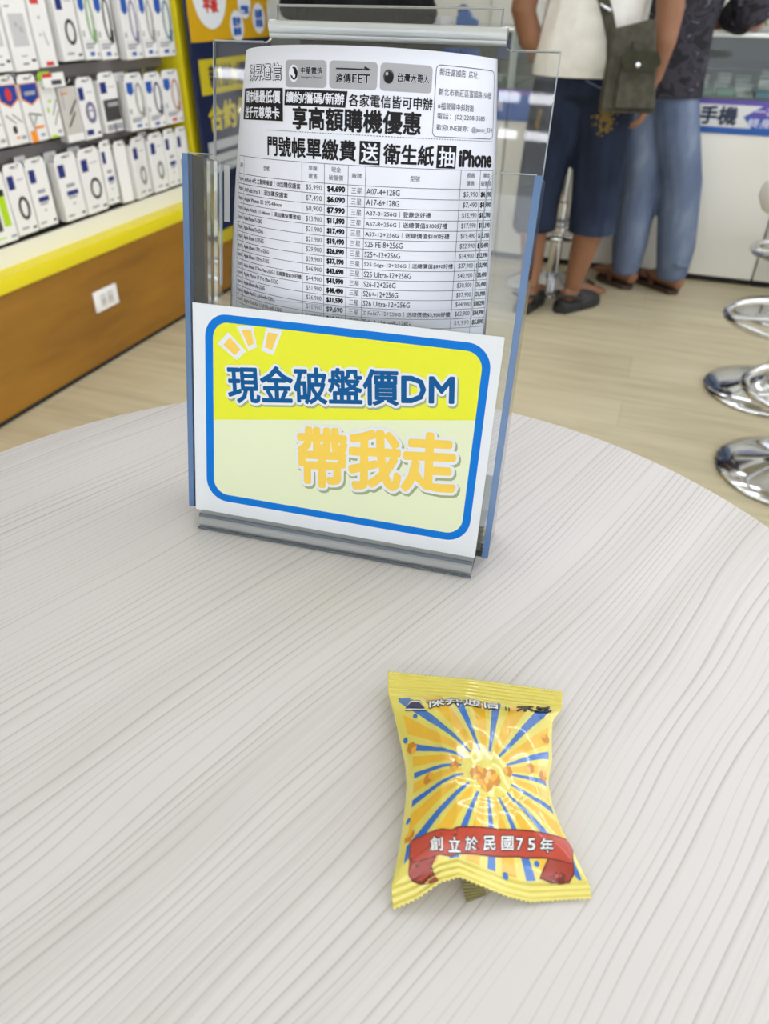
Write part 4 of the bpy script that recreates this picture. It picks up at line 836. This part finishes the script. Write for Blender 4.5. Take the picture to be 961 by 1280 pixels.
TQ = ((25.6, 108.6), (181.2, 123.8), (183.2, 101.8), (27.6, 83.6))
sh = lambda Q, x, y: tuple((a + x, b + y) for a, b in Q)
S.text('現金破盤價DM', sh(TQ, .8, -1.2), 6, 4 * E_, 2.4, 14); S.text('現金破盤價DM', TQ, 0, 5 * E_ + .00006, 2.3, 14); S.text('現金破盤價DM', TQ, 4, 6 * E_ + .00012, .62, 10)
KQ = ((79.2, 73.2), (187.6, 82.8), (190.0, 44.6), (81.6, 31.4))
S.text('帶我走', sh(KQ, 1.2, -1.4), 6, 4 * E_, 3.6, 16); S.text('帶我走', KQ, 0, 5 * E_ + .00006, 3.4, 16); S.text('帶我走', KQ, 5, 6 * E_ + .00012, 1.45, 12)
mesh_obj('printed_artwork', S.v, S.f, SM, sign, S.m)

# curled price flyer
FA0, FRD, FDC, FTI, FTAP = 98.41, 113.057, -25.13, -.1264, -.243
def fly(u, b, off):
    r = FRD * (1 + FTAP * (b - 200) / 100); ph = (u - 105) / r; rr_ = r + off * 1000
    x = rr_ * math.sin(ph); z = rr_ * math.cos(ph) - r
    y2 = b * math.cos(FTI) + z * math.sin(FTI); z2 = -b * math.sin(FTI) + z * math.cos(FTI)
    return ((FA0 + x) / 1000, y2 / 1000, (FDC + z2) / 1000)
fl = bpy.data.objects.new('price_flyer', None); COL.objects.link(fl); fl.matrix_world = HM
tag(fl, 'curled white price flyer with black headings and a price table in the acrylic stand', 'flyer')
nx, ny = 60, 16; BB0, BB1 = 8., 298.
V = []; F = []
for side in (0, 1):
    for j in range(ny + 1):
        for i in range(nx + 1): V.append(fly(210 * i / nx, BB0 + (BB1 - BB0) * j / ny, -.0022 * side))
N = (nx + 1) * (ny + 1)
for j in range(ny):
    for i in range(nx):
        a = j * (nx + 1) + i; F.append((a, a + 1, a + nx + 2, a + nx + 1)); F.append((N + a, N + a + nx + 1, N + a + nx + 2, N + a + 1))
for i in range(nx):
    for j, fl_ in ((0, 0), (ny, 1)):
        a = j * (nx + 1) + i; q = (a, N + a, N + a + 1, a + 1); F.append(q if not fl_ else tuple(reversed(q)))
for j in range(ny):
    for i, fl_ in ((0, 1), (nx, 0)):
        a = j * (nx + 1) + i; q = (a, N + a, N + a + nx + 1, a + nx + 1); F.append(q if not fl_ else tuple(reversed(q)))
mesh_obj('paper_stack', V, F, M_paper, fl, smooth=True)
FP = Print(fly, 4.); FM = [M_ink, M_paper, M_ink2, M_lgrey]
e1, e2, e3 = .00012, .00024, .00036
def T(s, x0, x1, yc, h, mi=0, off=e1, bold=0., n=6): FP.text(s, (x0, x1, yc - h / 2, yc + h / 2), mi, off, bold, n)
def fitw(s, x0, yc, h, mi=0, bold=0., off=e1, maxw=None, n=4):
    w = sum(.98 if ord(c) > 0x2000 else (.30 if c in ' .,|:' else .58) for c in s) * h * 1.02
    if maxw: w = min(w, maxw)
    T(s, x0, x0 + w, yc, h, mi, off, bold, n)
T('傑昇通信', 28.2, 66.6, 285, 8.0, 0, e1, .55, 10); T('傑昇通信', 28.2, 66.6, 285, 8.0, 1, e2 + .0001, .12, 6)
for x0, x1 in ((69.9, 98.2), (99.8, 127.4), (128.9, 158.8)): FP.poly(rrect(x0, x1, 277.3, 290.8, 2.2, 4), 3, e1, (4, 0))
FP.poly(ellipse(76.2, 284.2, 3.6, 4.3), 1, e2); FP.poly(ellipse(76.6, 284.2, 2.7, 3.2), 0, e3); FP.poly(ellipse(75.2, 285.0, 1.5, 1.9), 1, e3 + e1); FP.poly(ellipse(76.6, 283.0, 1.0, 1.2), 1, e3 + e1)
T('中華電信', 81.5, 95.6, 285.6, 3.6, 1, e2, .32); T('中華電信', 81.5, 95.6, 285.6, 3.6, 0, e3, .1); T('Chunghwa Telecom', 81.5, 95.6, 282.2, 1.5, 0, e2)
T('遠傳', 103.8, 112.6, 282.6, 4.6, 1, e2, .3); T('遠傳', 103.8, 112.6, 282.6, 4.6, 0, e3, .12); T('FET', 113.4, 123.4, 282.6, 4.2, 1, e2, .4); T('FET', 113.4, 123.4, 282.6, 4.2, 0, e3, .16)
FP.line((103.8, 287.0), (122.6, 287.0), .7, 0, e2); FP.poly([(120.2, 288.6), (123.8, 287.0), (122.6, 287.0), (119.8, 287.6)], 0, e2)
FP.poly(ellipse(133.6, 284.3, 2.9, 3.4), 2, e2); FP.poly(ellipse(133.9, 283.7, 2.4, 2.8), 0, e3); FP.poly(ellipse(132.6, 285.6, .8, .9), 3, e3 + e1)
T('台灣大哥大', 138.6, 157.0, 284.2, 4.2, 1, e2, .4); T('台灣大哥大', 138.6, 157.0, 284.2, 4.2, 0, e3, .14)
FP.rect(18, 67.6, 259.6, 276.8, 0, e1); T('國市場最低價', 23.5, 65.4, 272.2, 6.4, 1, e2, .2); T('送千元尊榮卡', 22.5, 64.6, 263.8, 6.2, 1, e2, .2)
FP.poly([(68.7, 268.0), (109.6, 268.0), (110.8, 276.2), (69.4, 276.2)], 0, e1, (4, 0)); T('續約/攜碼/新辦', 70.6, 108.8, 272.2, 5.6, 1, e2, .14)
T('各家電信皆可申辦', 111.6, 159.8, 272, 6.2, 0, e1, .13); T('享高額購機優惠', 75.4, 153.4, 261.8, 11.4, 0, e1, .36, 8)
x = 53.2
while x < 205: FP.rect(x, x + .9, 254.4, 254.75, 2, e1); x += 1.7
T('門號帳單繳費', 53.6, 116.2, 246.1, 10.6, 0, e1, .30, 8)
FP.rect(118.5, 130.6, 239.4, 251.7, 0, e1); T('送', 119.6, 129.5, 245.5, 10.2, 1, e2, .16); T('衛生紙', 132.6, 162.6, 245.6, 10.4, 0, e1, .30, 8)
FP.rect(164.6, 177.4, 239.2, 251.5, 0, e1); T('抽', 165.8, 176.2, 245.3, 10.2, 1, e2, .16); T('iPhone', 180.0, 205.4, 244.9, 8.6, 0, e1, .55, 8)
FP.loop(rrect(161.0, 206.0, 255.8, 291.6, 2.5, 4), .35, 2, e1)
for s, x1, y in (('新莊富國店  店址：', 191.4, 288.4), ('新北市新莊區富國路150號', 203.4, 278.6), ('※福營國中斜對面', 188.2, 271.4), ('電話：(02)2208-3585', 198, 266.3), ('歡迎LINE搜尋：@jason_034', 205.0, 260.4)): T(s, 163.2, x1, y, 3.7, 2, e1)
# table
cols = (12., 22.6, 81.8, 97.2, 112.1, 122.5, 181.7, 196.6, 207.6); ytop, yhead, pitch = 238.6, 228.0, 5.95
ybot = yhead - pitch * 15
for y in [ytop, yhead] + [yhead - pitch * i for i in range(1, 16)]: FP.line((cols[0], y), (cols[-1], y), .28, 2, e1)
for c in cols: FP.line((c, ytop), (c, ybot), .26, 2, e1)
for h, c in (('型號', 52), ('型號', 152)): T(h, c - 3, c + 3, 233.2, 3, 2)
for a, b, c in (('原廠', '建售', 89.5), ('現金', '破盤價', 104.6), ('原廠', '建售', 189.2), ('現金', '破盤價', 202.1)):
    T(a, c - 3, c + 3, 235.8, 2.9, 2); T(b, c - 3.0 * len(b) / 2, c + 3.0 * len(b) / 2, 231.4, 2.9, 2)
for c in (17.3, 117.3): T('廠牌', c - 3, c + 3, 233.2, 2.9, 2)
LM = ['AirPods 4代-主動降噪版｜須加購保護套', 'AirPods Pro 3｜須加購保護套', 'Apple Watch SE 3代-44mm', 'Apple Watch S11-46mm｜須加購保護套組', 'Apple iPhone 15-128G', 'Apple iPhone 17e-256G', 'Apple iPhone 17-256G', 'Apple iPhone 17 Pro-256G', 'Apple iPhone 17 Pro-512G', 'Apple iPhone 17 Pro Max-256G｜送總價值$100好禮', 'Apple iPhone 17 Pro Max-512G', 'Apple iPhone Air-256G', 'Apple iPad 11 A16-wifi-128G', 'Apple iPad Air 11 (M3)-wifi-128G']
LX = [80.8, 71, 66, 80.8, 47, 48, 48.5, 53.6, 53.6, 81, 62, 49, 58, 65]
LO = '$5,990 $7,490 $8,900 $13,900 $21,900 $21,900 $29,900 $39,900 $46,900 $44,900 $51,900 $36,900 $10,900 $19,900'.split()
LC = '$4,690 $6,090 $7,990 $11,890 $17,490 $19,490 $26,890 $37,190 $43,690 $41,990 $48,490 $31,590 $9,690 $14,490'.split()
RM = ['A07-4+128G', 'A17-6+128G', 'A37-8+256G｜登錄送好禮', 'A57-8+256G｜送總價值$100好禮', 'A57-12+256G｜送總價值$100好禮', 'S25 FE-8+256G', 'S25+-12+256G', 'S25 Edge-12+256G｜送總價值$890好禮', 'S25 Ultra-12+256G', 'S26-12+256G', 'S26+-12+256G', 'S26 Ultra-12+256G', 'Z Fold7-12+256G｜送總價值$3,900好禮', 'Tab A11+-wifi-128G']
RX = [143.2, 143.2, 163.2, 174.6, 176.4, 146.6, 145.4, 180.4, 153.1, 143.6, 145.4, 153.4, 181, 154.5]
RO = '$5,990 $7,490 $15,990 $17,990 $19,490 $22,990 $34,900 $37,900 $40,900 $30,900 $37,900 $44,900 $62,900 $9,990'.split()
RC = '$4,490 $4,990 $12,790 $14,190 $15,190 $15,490 $22,990 $23,990 $28,490 $26,490 $31,990 $38,290 $44,990 $5,890'.split()
for i in range(14):
    y = yhead - pitch * (i + .5); hh = 3.3
    T(LM[i], 24, LX[i], y, hh, 2, e1, .05, 4); T(RM[i], 123.4, RX[i], y, hh, 2, e1, .05, 4)
    T(LO[i], 84.6, 95.6, y, hh, 2); T(LC[i], 99.2, 110.2, y, hh, 0, e1, .24); T('三星', 114.2, 120.6, y, 3.3, 2)
    T(RO[i], 184.4, 195.4, y, hh, 2); T(RC[i], 198, 206.8, y, 3.1, 0, e1, .2); T('Apple', 13.2, 21.4, y, hh, 2)
mesh_obj('printed_face', FP.v, FP.f, FM, fl, FP.m)

# ------------------------------------------------------------------ snack bag
BL = [(0, (-92.8, 263.7, 10)), (0.095, (-86.9, 247.7, 11)), (0.185, (-78.5, 234.7, 11)), (0.275, (-71.3, 222.2, 11)), (0.37, (-63.6, 208.6, 12)), (0.46, (-58.7, 197.1, 12)), (0.56, (-55.5, 184.1, 12)), (0.69, (-52.2, 168.3, 10)), (0.8, (-50.7, 157.7, 8)), (0.91, (-49.9, 151.4, 6)), (1, (-46.6, 144.5, 2))]
BR = [(0, (2.8, 286.5, 8)), (0.09, (4.4, 273.2, 9)), (0.16, (1.2, 262.6, 10)), (0.26, (2.8, 248.9, 11)), (0.355, (5.1, 237.0, 11)), (0.46, (5.5, 222.9, 12)), (0.56, (9.6, 212.4, 11)), (0.67, (15.4, 203.1, 10)), (0.75, (20.6, 196.6, 9)), (0.84, (26.2, 189.9, 7)), (0.925, (31.6, 183.5, 5)), (1, (33.3, 179.8, 2))]
BT = [(0.0, (-92.8, 263.7, 10)), (0.172, (-76.0, 267.3, 10)), (0.458, (-48.6, 274.5, 10)), (0.743, (-21.4, 280.7, 9)), (1.0, (2.8, 286.5, 8))]
BB = [(0.0, (-46.6, 144.5, 2)), (0.125, (-37.6, 150.9, 6)), (0.24, (-29.7, 157.6, 13)), (0.335, (-22.6, 161.6, 15)), (0.442, (-13.2, 162.8, 12)), (0.581, (-1.1, 166.0, 5)), (0.694, (8.6, 168.8, 2)), (0.857, (21.7, 175.1, 1.5)), (1.0, (33.3, 179.8, 2))]
RIB_CEN = (0.54, 0.498)
RIB = {'BAN': [(0.072, 0.722), (0.153, 0.739), (0.306, 0.785), (0.494, 0.75), (0.695, 0.722), (0.894, 0.734), (0.979, 0.737), (0.999, 0.762), (0.949, 0.843), (0.897, 0.834), (0.812, 0.827), (0.666, 0.824), (0.481, 0.858), (0.306, 0.896), (0.189, 0.863), (0.104, 0.825), (0.081, 0.796)], 'TL': [(0.082, 0.786), (0.089, 0.883), (0.111, 0.919), (0.153, 0.952), (0.23, 0.983), (0.206, 0.94), (0.198, 0.908), (0.223, 0.887), (0.165, 0.846)], 'TR': [(0.968, 0.817), (0.933, 0.883), (0.9, 0.909), (0.809, 0.908), (0.758, 0.896), (0.783, 0.877), (0.83, 0.83), (0.898, 0.832)], 'CHARS': [('創', [(0.188, 0.768), (0.256, 0.802), (0.258, 0.871), (0.193, 0.836)]), ('立', [(0.29, 0.815), (0.352, 0.824), (0.351, 0.885), (0.291, 0.88)]), ('於', [(0.379, 0.81), (0.446, 0.794), (0.44, 0.855), (0.376, 0.872)]), ('民', [(0.48, 0.785), (0.547, 0.769), (0.537, 0.827), (0.473, 0.844)]), ('國', [(0.584, 0.762), (0.652, 0.752), (0.638, 0.807), (0.573, 0.818)]), ('7', [(0.67, 0.756), (0.707, 0.753), (0.694, 0.797), (0.658, 0.802)]), ('5', [(0.735, 0.755), (0.777, 0.754), (0.761, 0.799), (0.721, 0.799)]), ('年', [(0.808, 0.754), (0.886, 0.749), (0.858, 0.807), (0.786, 0.809)])], 'TITLE': [(0.213, 0.153), (0.64, 0.113), (0.654, 0.165), (0.201, 0.192)], 'T2': [(0.75, 0.116), (0.937, 0.086), (0.956, 0.124), (0.767, 0.16)], 'TRI': [(0.073, 0.17), (0.119, 0.143), (0.166, 0.148), (0.188, 0.192)], 'BARS': [(0.684, 0.135), (0.718, 0.165)], 'CUBES': [(0.057, 0.339), (0.323, 0.497), (0.849, 0.441), (0.691, 0.474), (0.98, 0.273), (0.058, 0.692), (0.988, 0.452), (0.148, 0.499)], 'HEAP': [(0.53, 0.528), (0.438, 0.546), (0.625, 0.511), (0.527, 0.56)], 'DOTS': [(0.119, 0.217), (0.023, 0.299), (0.039, 0.625), (0.753, 0.851), (0.58, 0.908), (0.926, 0.161), (0.402, 0.156), (0.574, 0.13)]}

def b_interp(L, x):
    if x <= L[0][0]: return L[0][1]
    for (a, p), (b, q) in zip(L, L[1:]):
        if x <= b:
            f = (x - a) / (b - a); return tuple(u + (v - u) * f for u, v in zip(p, q))
    return L[-1][1]
def b_edge(s, t):
    L = b_interp(BL, t); R = b_interp(BR, t); A = b_interp(BT, s); B = b_interp(BB, s)
    a, b, c, d = BT[0][1], BT[-1][1], BB[0][1], BB[-1][1]
    return [(1 - s) * L[i] + s * R[i] + (1 - t) * A[i] + t * B[i] - ((1 - s) * (1 - t) * a[i] + s * (1 - t) * b[i] + (1 - s) * t * c[i] + s * t * d[i]) for i in range(3)]
def b_swell(s, t):
    q = (t - .095) / .82
    if q <= 0 or q >= 1 or s <= 0 or s >= 1: return 0.
    return (1 - abs(2 * s - 1) ** 2.6) ** .75 * (1 - abs(2 * q - 1) ** 3.) ** .8
def bag_top(s, t, off=0.):
    x, y, z = b_edge(s, t); w = b_swell(s, t); q = (t - .095) / .82; z += 12.5 * w
    if w > 0:
        z += w * (.5 * math.sin(9 * s + 5 * t) * math.sin(7 * t - 3 * s) + .22 * math.sin(19 * s - 11 * t + 1) + .15 * math.sin(27 * t + 13 * s))
        z += .7 * math.sin(38 * s + 2) * math.exp(-q / .07) * min(1, q / .03) + .6 * math.sin(34 * s) * math.exp(-(1 - q) / .09) * min(1, (1 - q) / .03)
        d = s - .16 - .25 * (t - .2); z -= .8 * w * math.exp(-(d / .03) ** 2) * math.exp(-((t - .27) / .16) ** 2)
        d = t - .62 + .16 * (s - .5); z -= .7 * w * math.exp(-(d / .035) ** 2)
    elif t <= .095: z += .45 * math.sin(t / .095 * 2 * PI * 5.5) * min(1, t / .012)
    else: z += .35 * math.sin((t - .915) / .085 * 2 * PI * 2.5)
    return (x / 1000, y / 1000, TZ + (z + off) / 1000)
def bag_bot(s, t):
    x, y, z = b_edge(s, t); w = b_swell(s, t)
    return (x / 1000, y / 1000, TZ + max(.35, z - .35 - 11 * w) / 1000)
M_bag = mat('yellow_snack_film', (230, 218, 98), .16, spec=.7, coat=1.); nt = NT(M_bag)
uv = nt.n('UVMap', uv_map='film'); sx = nt.n('SeparateXYZ'); nt.l(uv, 0, sx, 0)
uv2 = nt.n('UVMap', uv_map='flat'); s2 = nt.n('SeparateXYZ'); nt.l(uv2, 0, s2, 0); BC = bag_top(*RIB_CEN)
dxs = nt.math('MULTIPLY', nt.math('SUBTRACT', s2.outputs[0], BC[0] + 1), 1000.); dys = nt.math('MULTIPLY', nt.math('SUBTRACT', s2.outputs[1], BC[1] + 1), 1000.)
ang = nt.math('DIVIDE', nt.math('ARCTAN2', dys, dxs), 2 * PI)
rad = nt.math('SQRT', nt.math('ADD', nt.math('MULTIPLY', dxs, dxs), nt.math('MULTIPLY', dys, dys)))
fr = nt.math('FRACT', nt.math('MULTIPLY_ADD', ang, 15., 7.3))
rays = nt.ramp(fr, [(0, (230, 218, 98)), (.22, (40, 112, 200)), (.44, (230, 218, 98)), (.62, (240, 190, 40))], 'CONSTANT')
inn = nt.math('MULTIPLY', nt.math('GREATER_THAN', sx.outputs[1], .115), nt.math('LESS_THAN', sx.outputs[1], .905))
inn = nt.math('MULTIPLY', inn, nt.math('MULTIPLY', nt.math('GREATER_THAN', sx.outputs[0], .05), nt.math('LESS_THAN', sx.outputs[0], .97)))
inn = nt.math('MULTIPLY', inn, nt.math('GREATER_THAN', rad, 12.))
mx = nt.n('Mix', data_type='RGBA'); mx.inputs[6].default_value = lin((230, 218, 98)); nt.t.links.new(inn, mx.inputs[0]); nt.t.links.new(rays, mx.inputs[7]); nt.col(mx.outputs[2])
bag = thing('snack_bag', 'small yellow snack bag with a red ribbon banner lying on the round table', 'snack bag')
ns = 176; TT = [.095 * i / 50 for i in range(50)] + [.095 + .82 * i / 72 for i in range(72)] + [.915 + .085 * i / 24 for i in range(25)]; ntt = len(TT) - 1; V = []; F = []; UV = []
tooth = lambda i: (.5 - abs((i % 4) / 4 - .5) * 2) * .016
for side in (0, 1):
    for j in range(ntt + 1):
        for i in range(ns + 1):
            s, t = i / ns, TT[j]
            tt = t + (tooth(i) if j == ntt else 0) - (tooth(i) * .6 if j == 0 else 0)
            p = bag_top(s, t) if not side else bag_bot(s, t)
            if j in (0, ntt):
                q = bag_top(s, t - .02 if j else .02); k = (tt - t) / .02 * (1 if j else -1); p = (p[0] + (p[0] - q[0]) * k, p[1] + (p[1] - q[1]) * k, p[2])
            V.append(p); UV.append((s, t))
N = (ns + 1) * (ntt + 1)
for j in range(ntt):
    for i in range(ns):
        a = j * (ns + 1) + i; F.append((a, a + ns + 1, a + ns + 2, a + 1)); F.append((N + a, N + a + 1, N + a + ns + 2, N + a + ns + 1))
for i in range(ns):
    a = i; F.append((a, a + 1, N + a + 1, N + a)); a = ntt * (ns + 1) + i; F.append((a + 1, a, N + a, N + a + 1))
for j in range(ntt):
    a = j * (ns + 1); F.append((a + ns + 1, a, N + a, N + a + ns + 1)); a += ns; F.append((a, a + ns + 1, N + a + ns + 1, N + a))
o = mesh_obj('film_pouch', V, F, M_bag, bag, smooth=True)
ul = o.data.uv_layers.new(name='film')
uf = o.data.uv_layers.new(name='flat')
for lp in o.data.loops: ul.data[lp.index].uv = UV[lp.vertex_index]; p = V[lp.vertex_index]; uf.data[lp.index].uv = (p[0] + 1, p[1] + 1)
K = Print(lambda a, b, o: bag_top(a, -b, o * 1000), .02); bi = lambda L: [(s, -t) for s, t in L]
KM = [mat('ribbon_red', (190, 66, 44), .25, coat=.4), mat('ribbon_dark', (108, 30, 24), .25, coat=.4), mat('film_white', (236, 238, 240), .25, coat=.4), mat('film_ink', (36, 34, 44), .25, coat=.4), mat('film_blue', (40, 112, 200), .25, coat=.4), mat('snack_gold', (238, 178, 62), .25, coat=.4), mat('snack_brown', (208, 138, 36), .25, coat=.4), mat('film_navy', (30, 40, 100), .25, coat=.4), mat('ribbon_shade', (164, 54, 36), .25, coat=.4)]
def outline(P, g):
    cx = sum(p[0] for p in P) / len(P); cy = sum(p[1] for p in P) / len(P); n = len(P); out = []
    for i, p in enumerate(P):
        a, b = P[i - 1], P[(i + 1) % n]; d = Vector((b[0] - a[0], b[1] - a[1])).normalized(); nr = Vector((d.y, -d.x))
        if nr.dot(Vector((p[0] - cx, p[1] - cy))) < 0 and False: nr = -nr
        out.append((p[0] + nr.x * g, p[1] + nr.y * g))
    return out
def ccw(P):
    A = sum(P[i - 1][0] * P[i][1] - P[i][0] * P[i - 1][1] for i in range(len(P))); return P if A > 0 else P[::-1]
cell = (.03, .02)
for nm in ('TL', 'TR'):
    P = ccw(bi(RIB[nm])); K.poly(outline(P, .007), 1, .00020, cell); K.poly(P, 8, .00026, cell)
P = ccw(bi(RIB['BAN'])); K.poly(outline(P, .006), 1, .00032, cell); K.poly(P, 0, .00038, cell)
for nm, s0 in (('TL', 1), ('TR', -1)):
    c = RIB[nm]; cx = sum(p[0] for p in c) / len(c); cy = sum(p[1] for p in c) / len(c) + .03
    K.poly([(cx + .035 * math.cos(a) * (1 + .1 * math.sin(a)), -(cy + .022 * math.sin(a))) for a in [2 * PI * i / 16 for i in range(16)]], 1, .00029, cell); K.poly([(cx + .029 * math.cos(a), -(cy + .016 * math.sin(a))) for a in [2 * PI * i / 16 for i in range(16)]], 0, .00031, cell)
for ch, q in RIB['CHARS']: K.text(ch, tuple(bi(q)), 3, .00044, .0055, 12, cell=cell); K.text(ch, tuple(bi(q)), 2, .00056, .0012, 6, cell=cell)
q = tuple(bi(RIB['TITLE'])); K.text('傑昇通信', q, 3, .00024, .007, 10, clip=.55, cell=cell); K.text('傑昇通信', q, 2, .00034, .0015, 6, clip=.55, cell=cell)
q = tuple(bi(RIB['T2'])); K.text('米豆', q, 3, .00024, .005, 8, clip=.6, cell=cell)
P = ccw(bi(RIB['TRI'])); K.poly(outline(P, .012), 3, .0002, cell); K.poly(outline(P, .007), 2, .00025, cell); K.poly(P, 7, .0003, cell)
(b0, b1), (c0, c1) = bi(RIB['BARS'])
for k in (0, 1): K.poly([(b0 + k * .02, b1), (b0 + .008 + k * .02, b1), (b0 + .018 + k * .02, c1), (b0 + .010 + k * .02, c1)], 3, .00024, cell)
def cube2d(s, t, r, a):
    g = [(s + r * math.cos(a + k * PI / 3), -(t + r * .78 * math.sin(a + k * PI / 3))) for k in range(6)]; c = (s, -t)
    K.poly(ccw(g), 6, .0002, cell); K.poly(ccw([c, g[0], g[1], g[2]]), 5, .00025, cell)
for i, (s, t) in enumerate(RIB['CUBES']): cube2d(min(max(s, .035), .95), t, .032, i * .7)
for i, (a, b) in enumerate(((-.07, -.006), (-.025, .012), (.022, .012), (.068, -.004), (-.045, -.022), (.002, -.016), (.045, -.02), (0, .032))): cube2d(RIB['HEAP'][0][0] + a, RIB['HEAP'][0][1] + b, .036, i * 1.1)
for s, t in RIB['DOTS']: K.poly(ccw([(max(s, .03) + .014 * math.cos(a), -(t + .0115 * math.sin(a))) for a in [2 * PI * i / 14 for i in range(14)]]), 4, .0002, cell)
mesh_obj('printed_film', K.v, K.f, KM, bag, K.m, smooth=True)
mb = MB(); fin = [(-21.9, 164.0, 7), (-11.8, 166.6, 8), (-10.5, 165.1, 1.2), (-17.6, 159.1, 1.2)]; a, b, c, d = [Vector((x / 1000, y / 1000, TZ + z / 1000)) for x, y, z in fin]; V = []; nn = 12
for i in range(nn + 1):
    f = i / nn; dz = Vector((0, 0, .0004 * (i % 2)))
    V += [a.lerp(d, f) + dz, b.lerp(c, f) + dz]
mb.add(V + [v - Vector((0, 0, .0004)) for v in V], [(2 * i, 2 * i + 2, 2 * i + 3, 2 * i + 1) for i in range(nn)] + [(2 * nn + 2 + 2 * i, 2 * nn + 2 + 2 * i + 1, 2 * nn + 5 + 2 * i, 2 * nn + 4 + 2 * i) for i in range(nn)], 0); mb.build('back_seam', mat('seam_shaded', (112, 104, 48), .3, coat=.3), bag)  # yellow film darkened to olive, its shade under the arch put into the colour
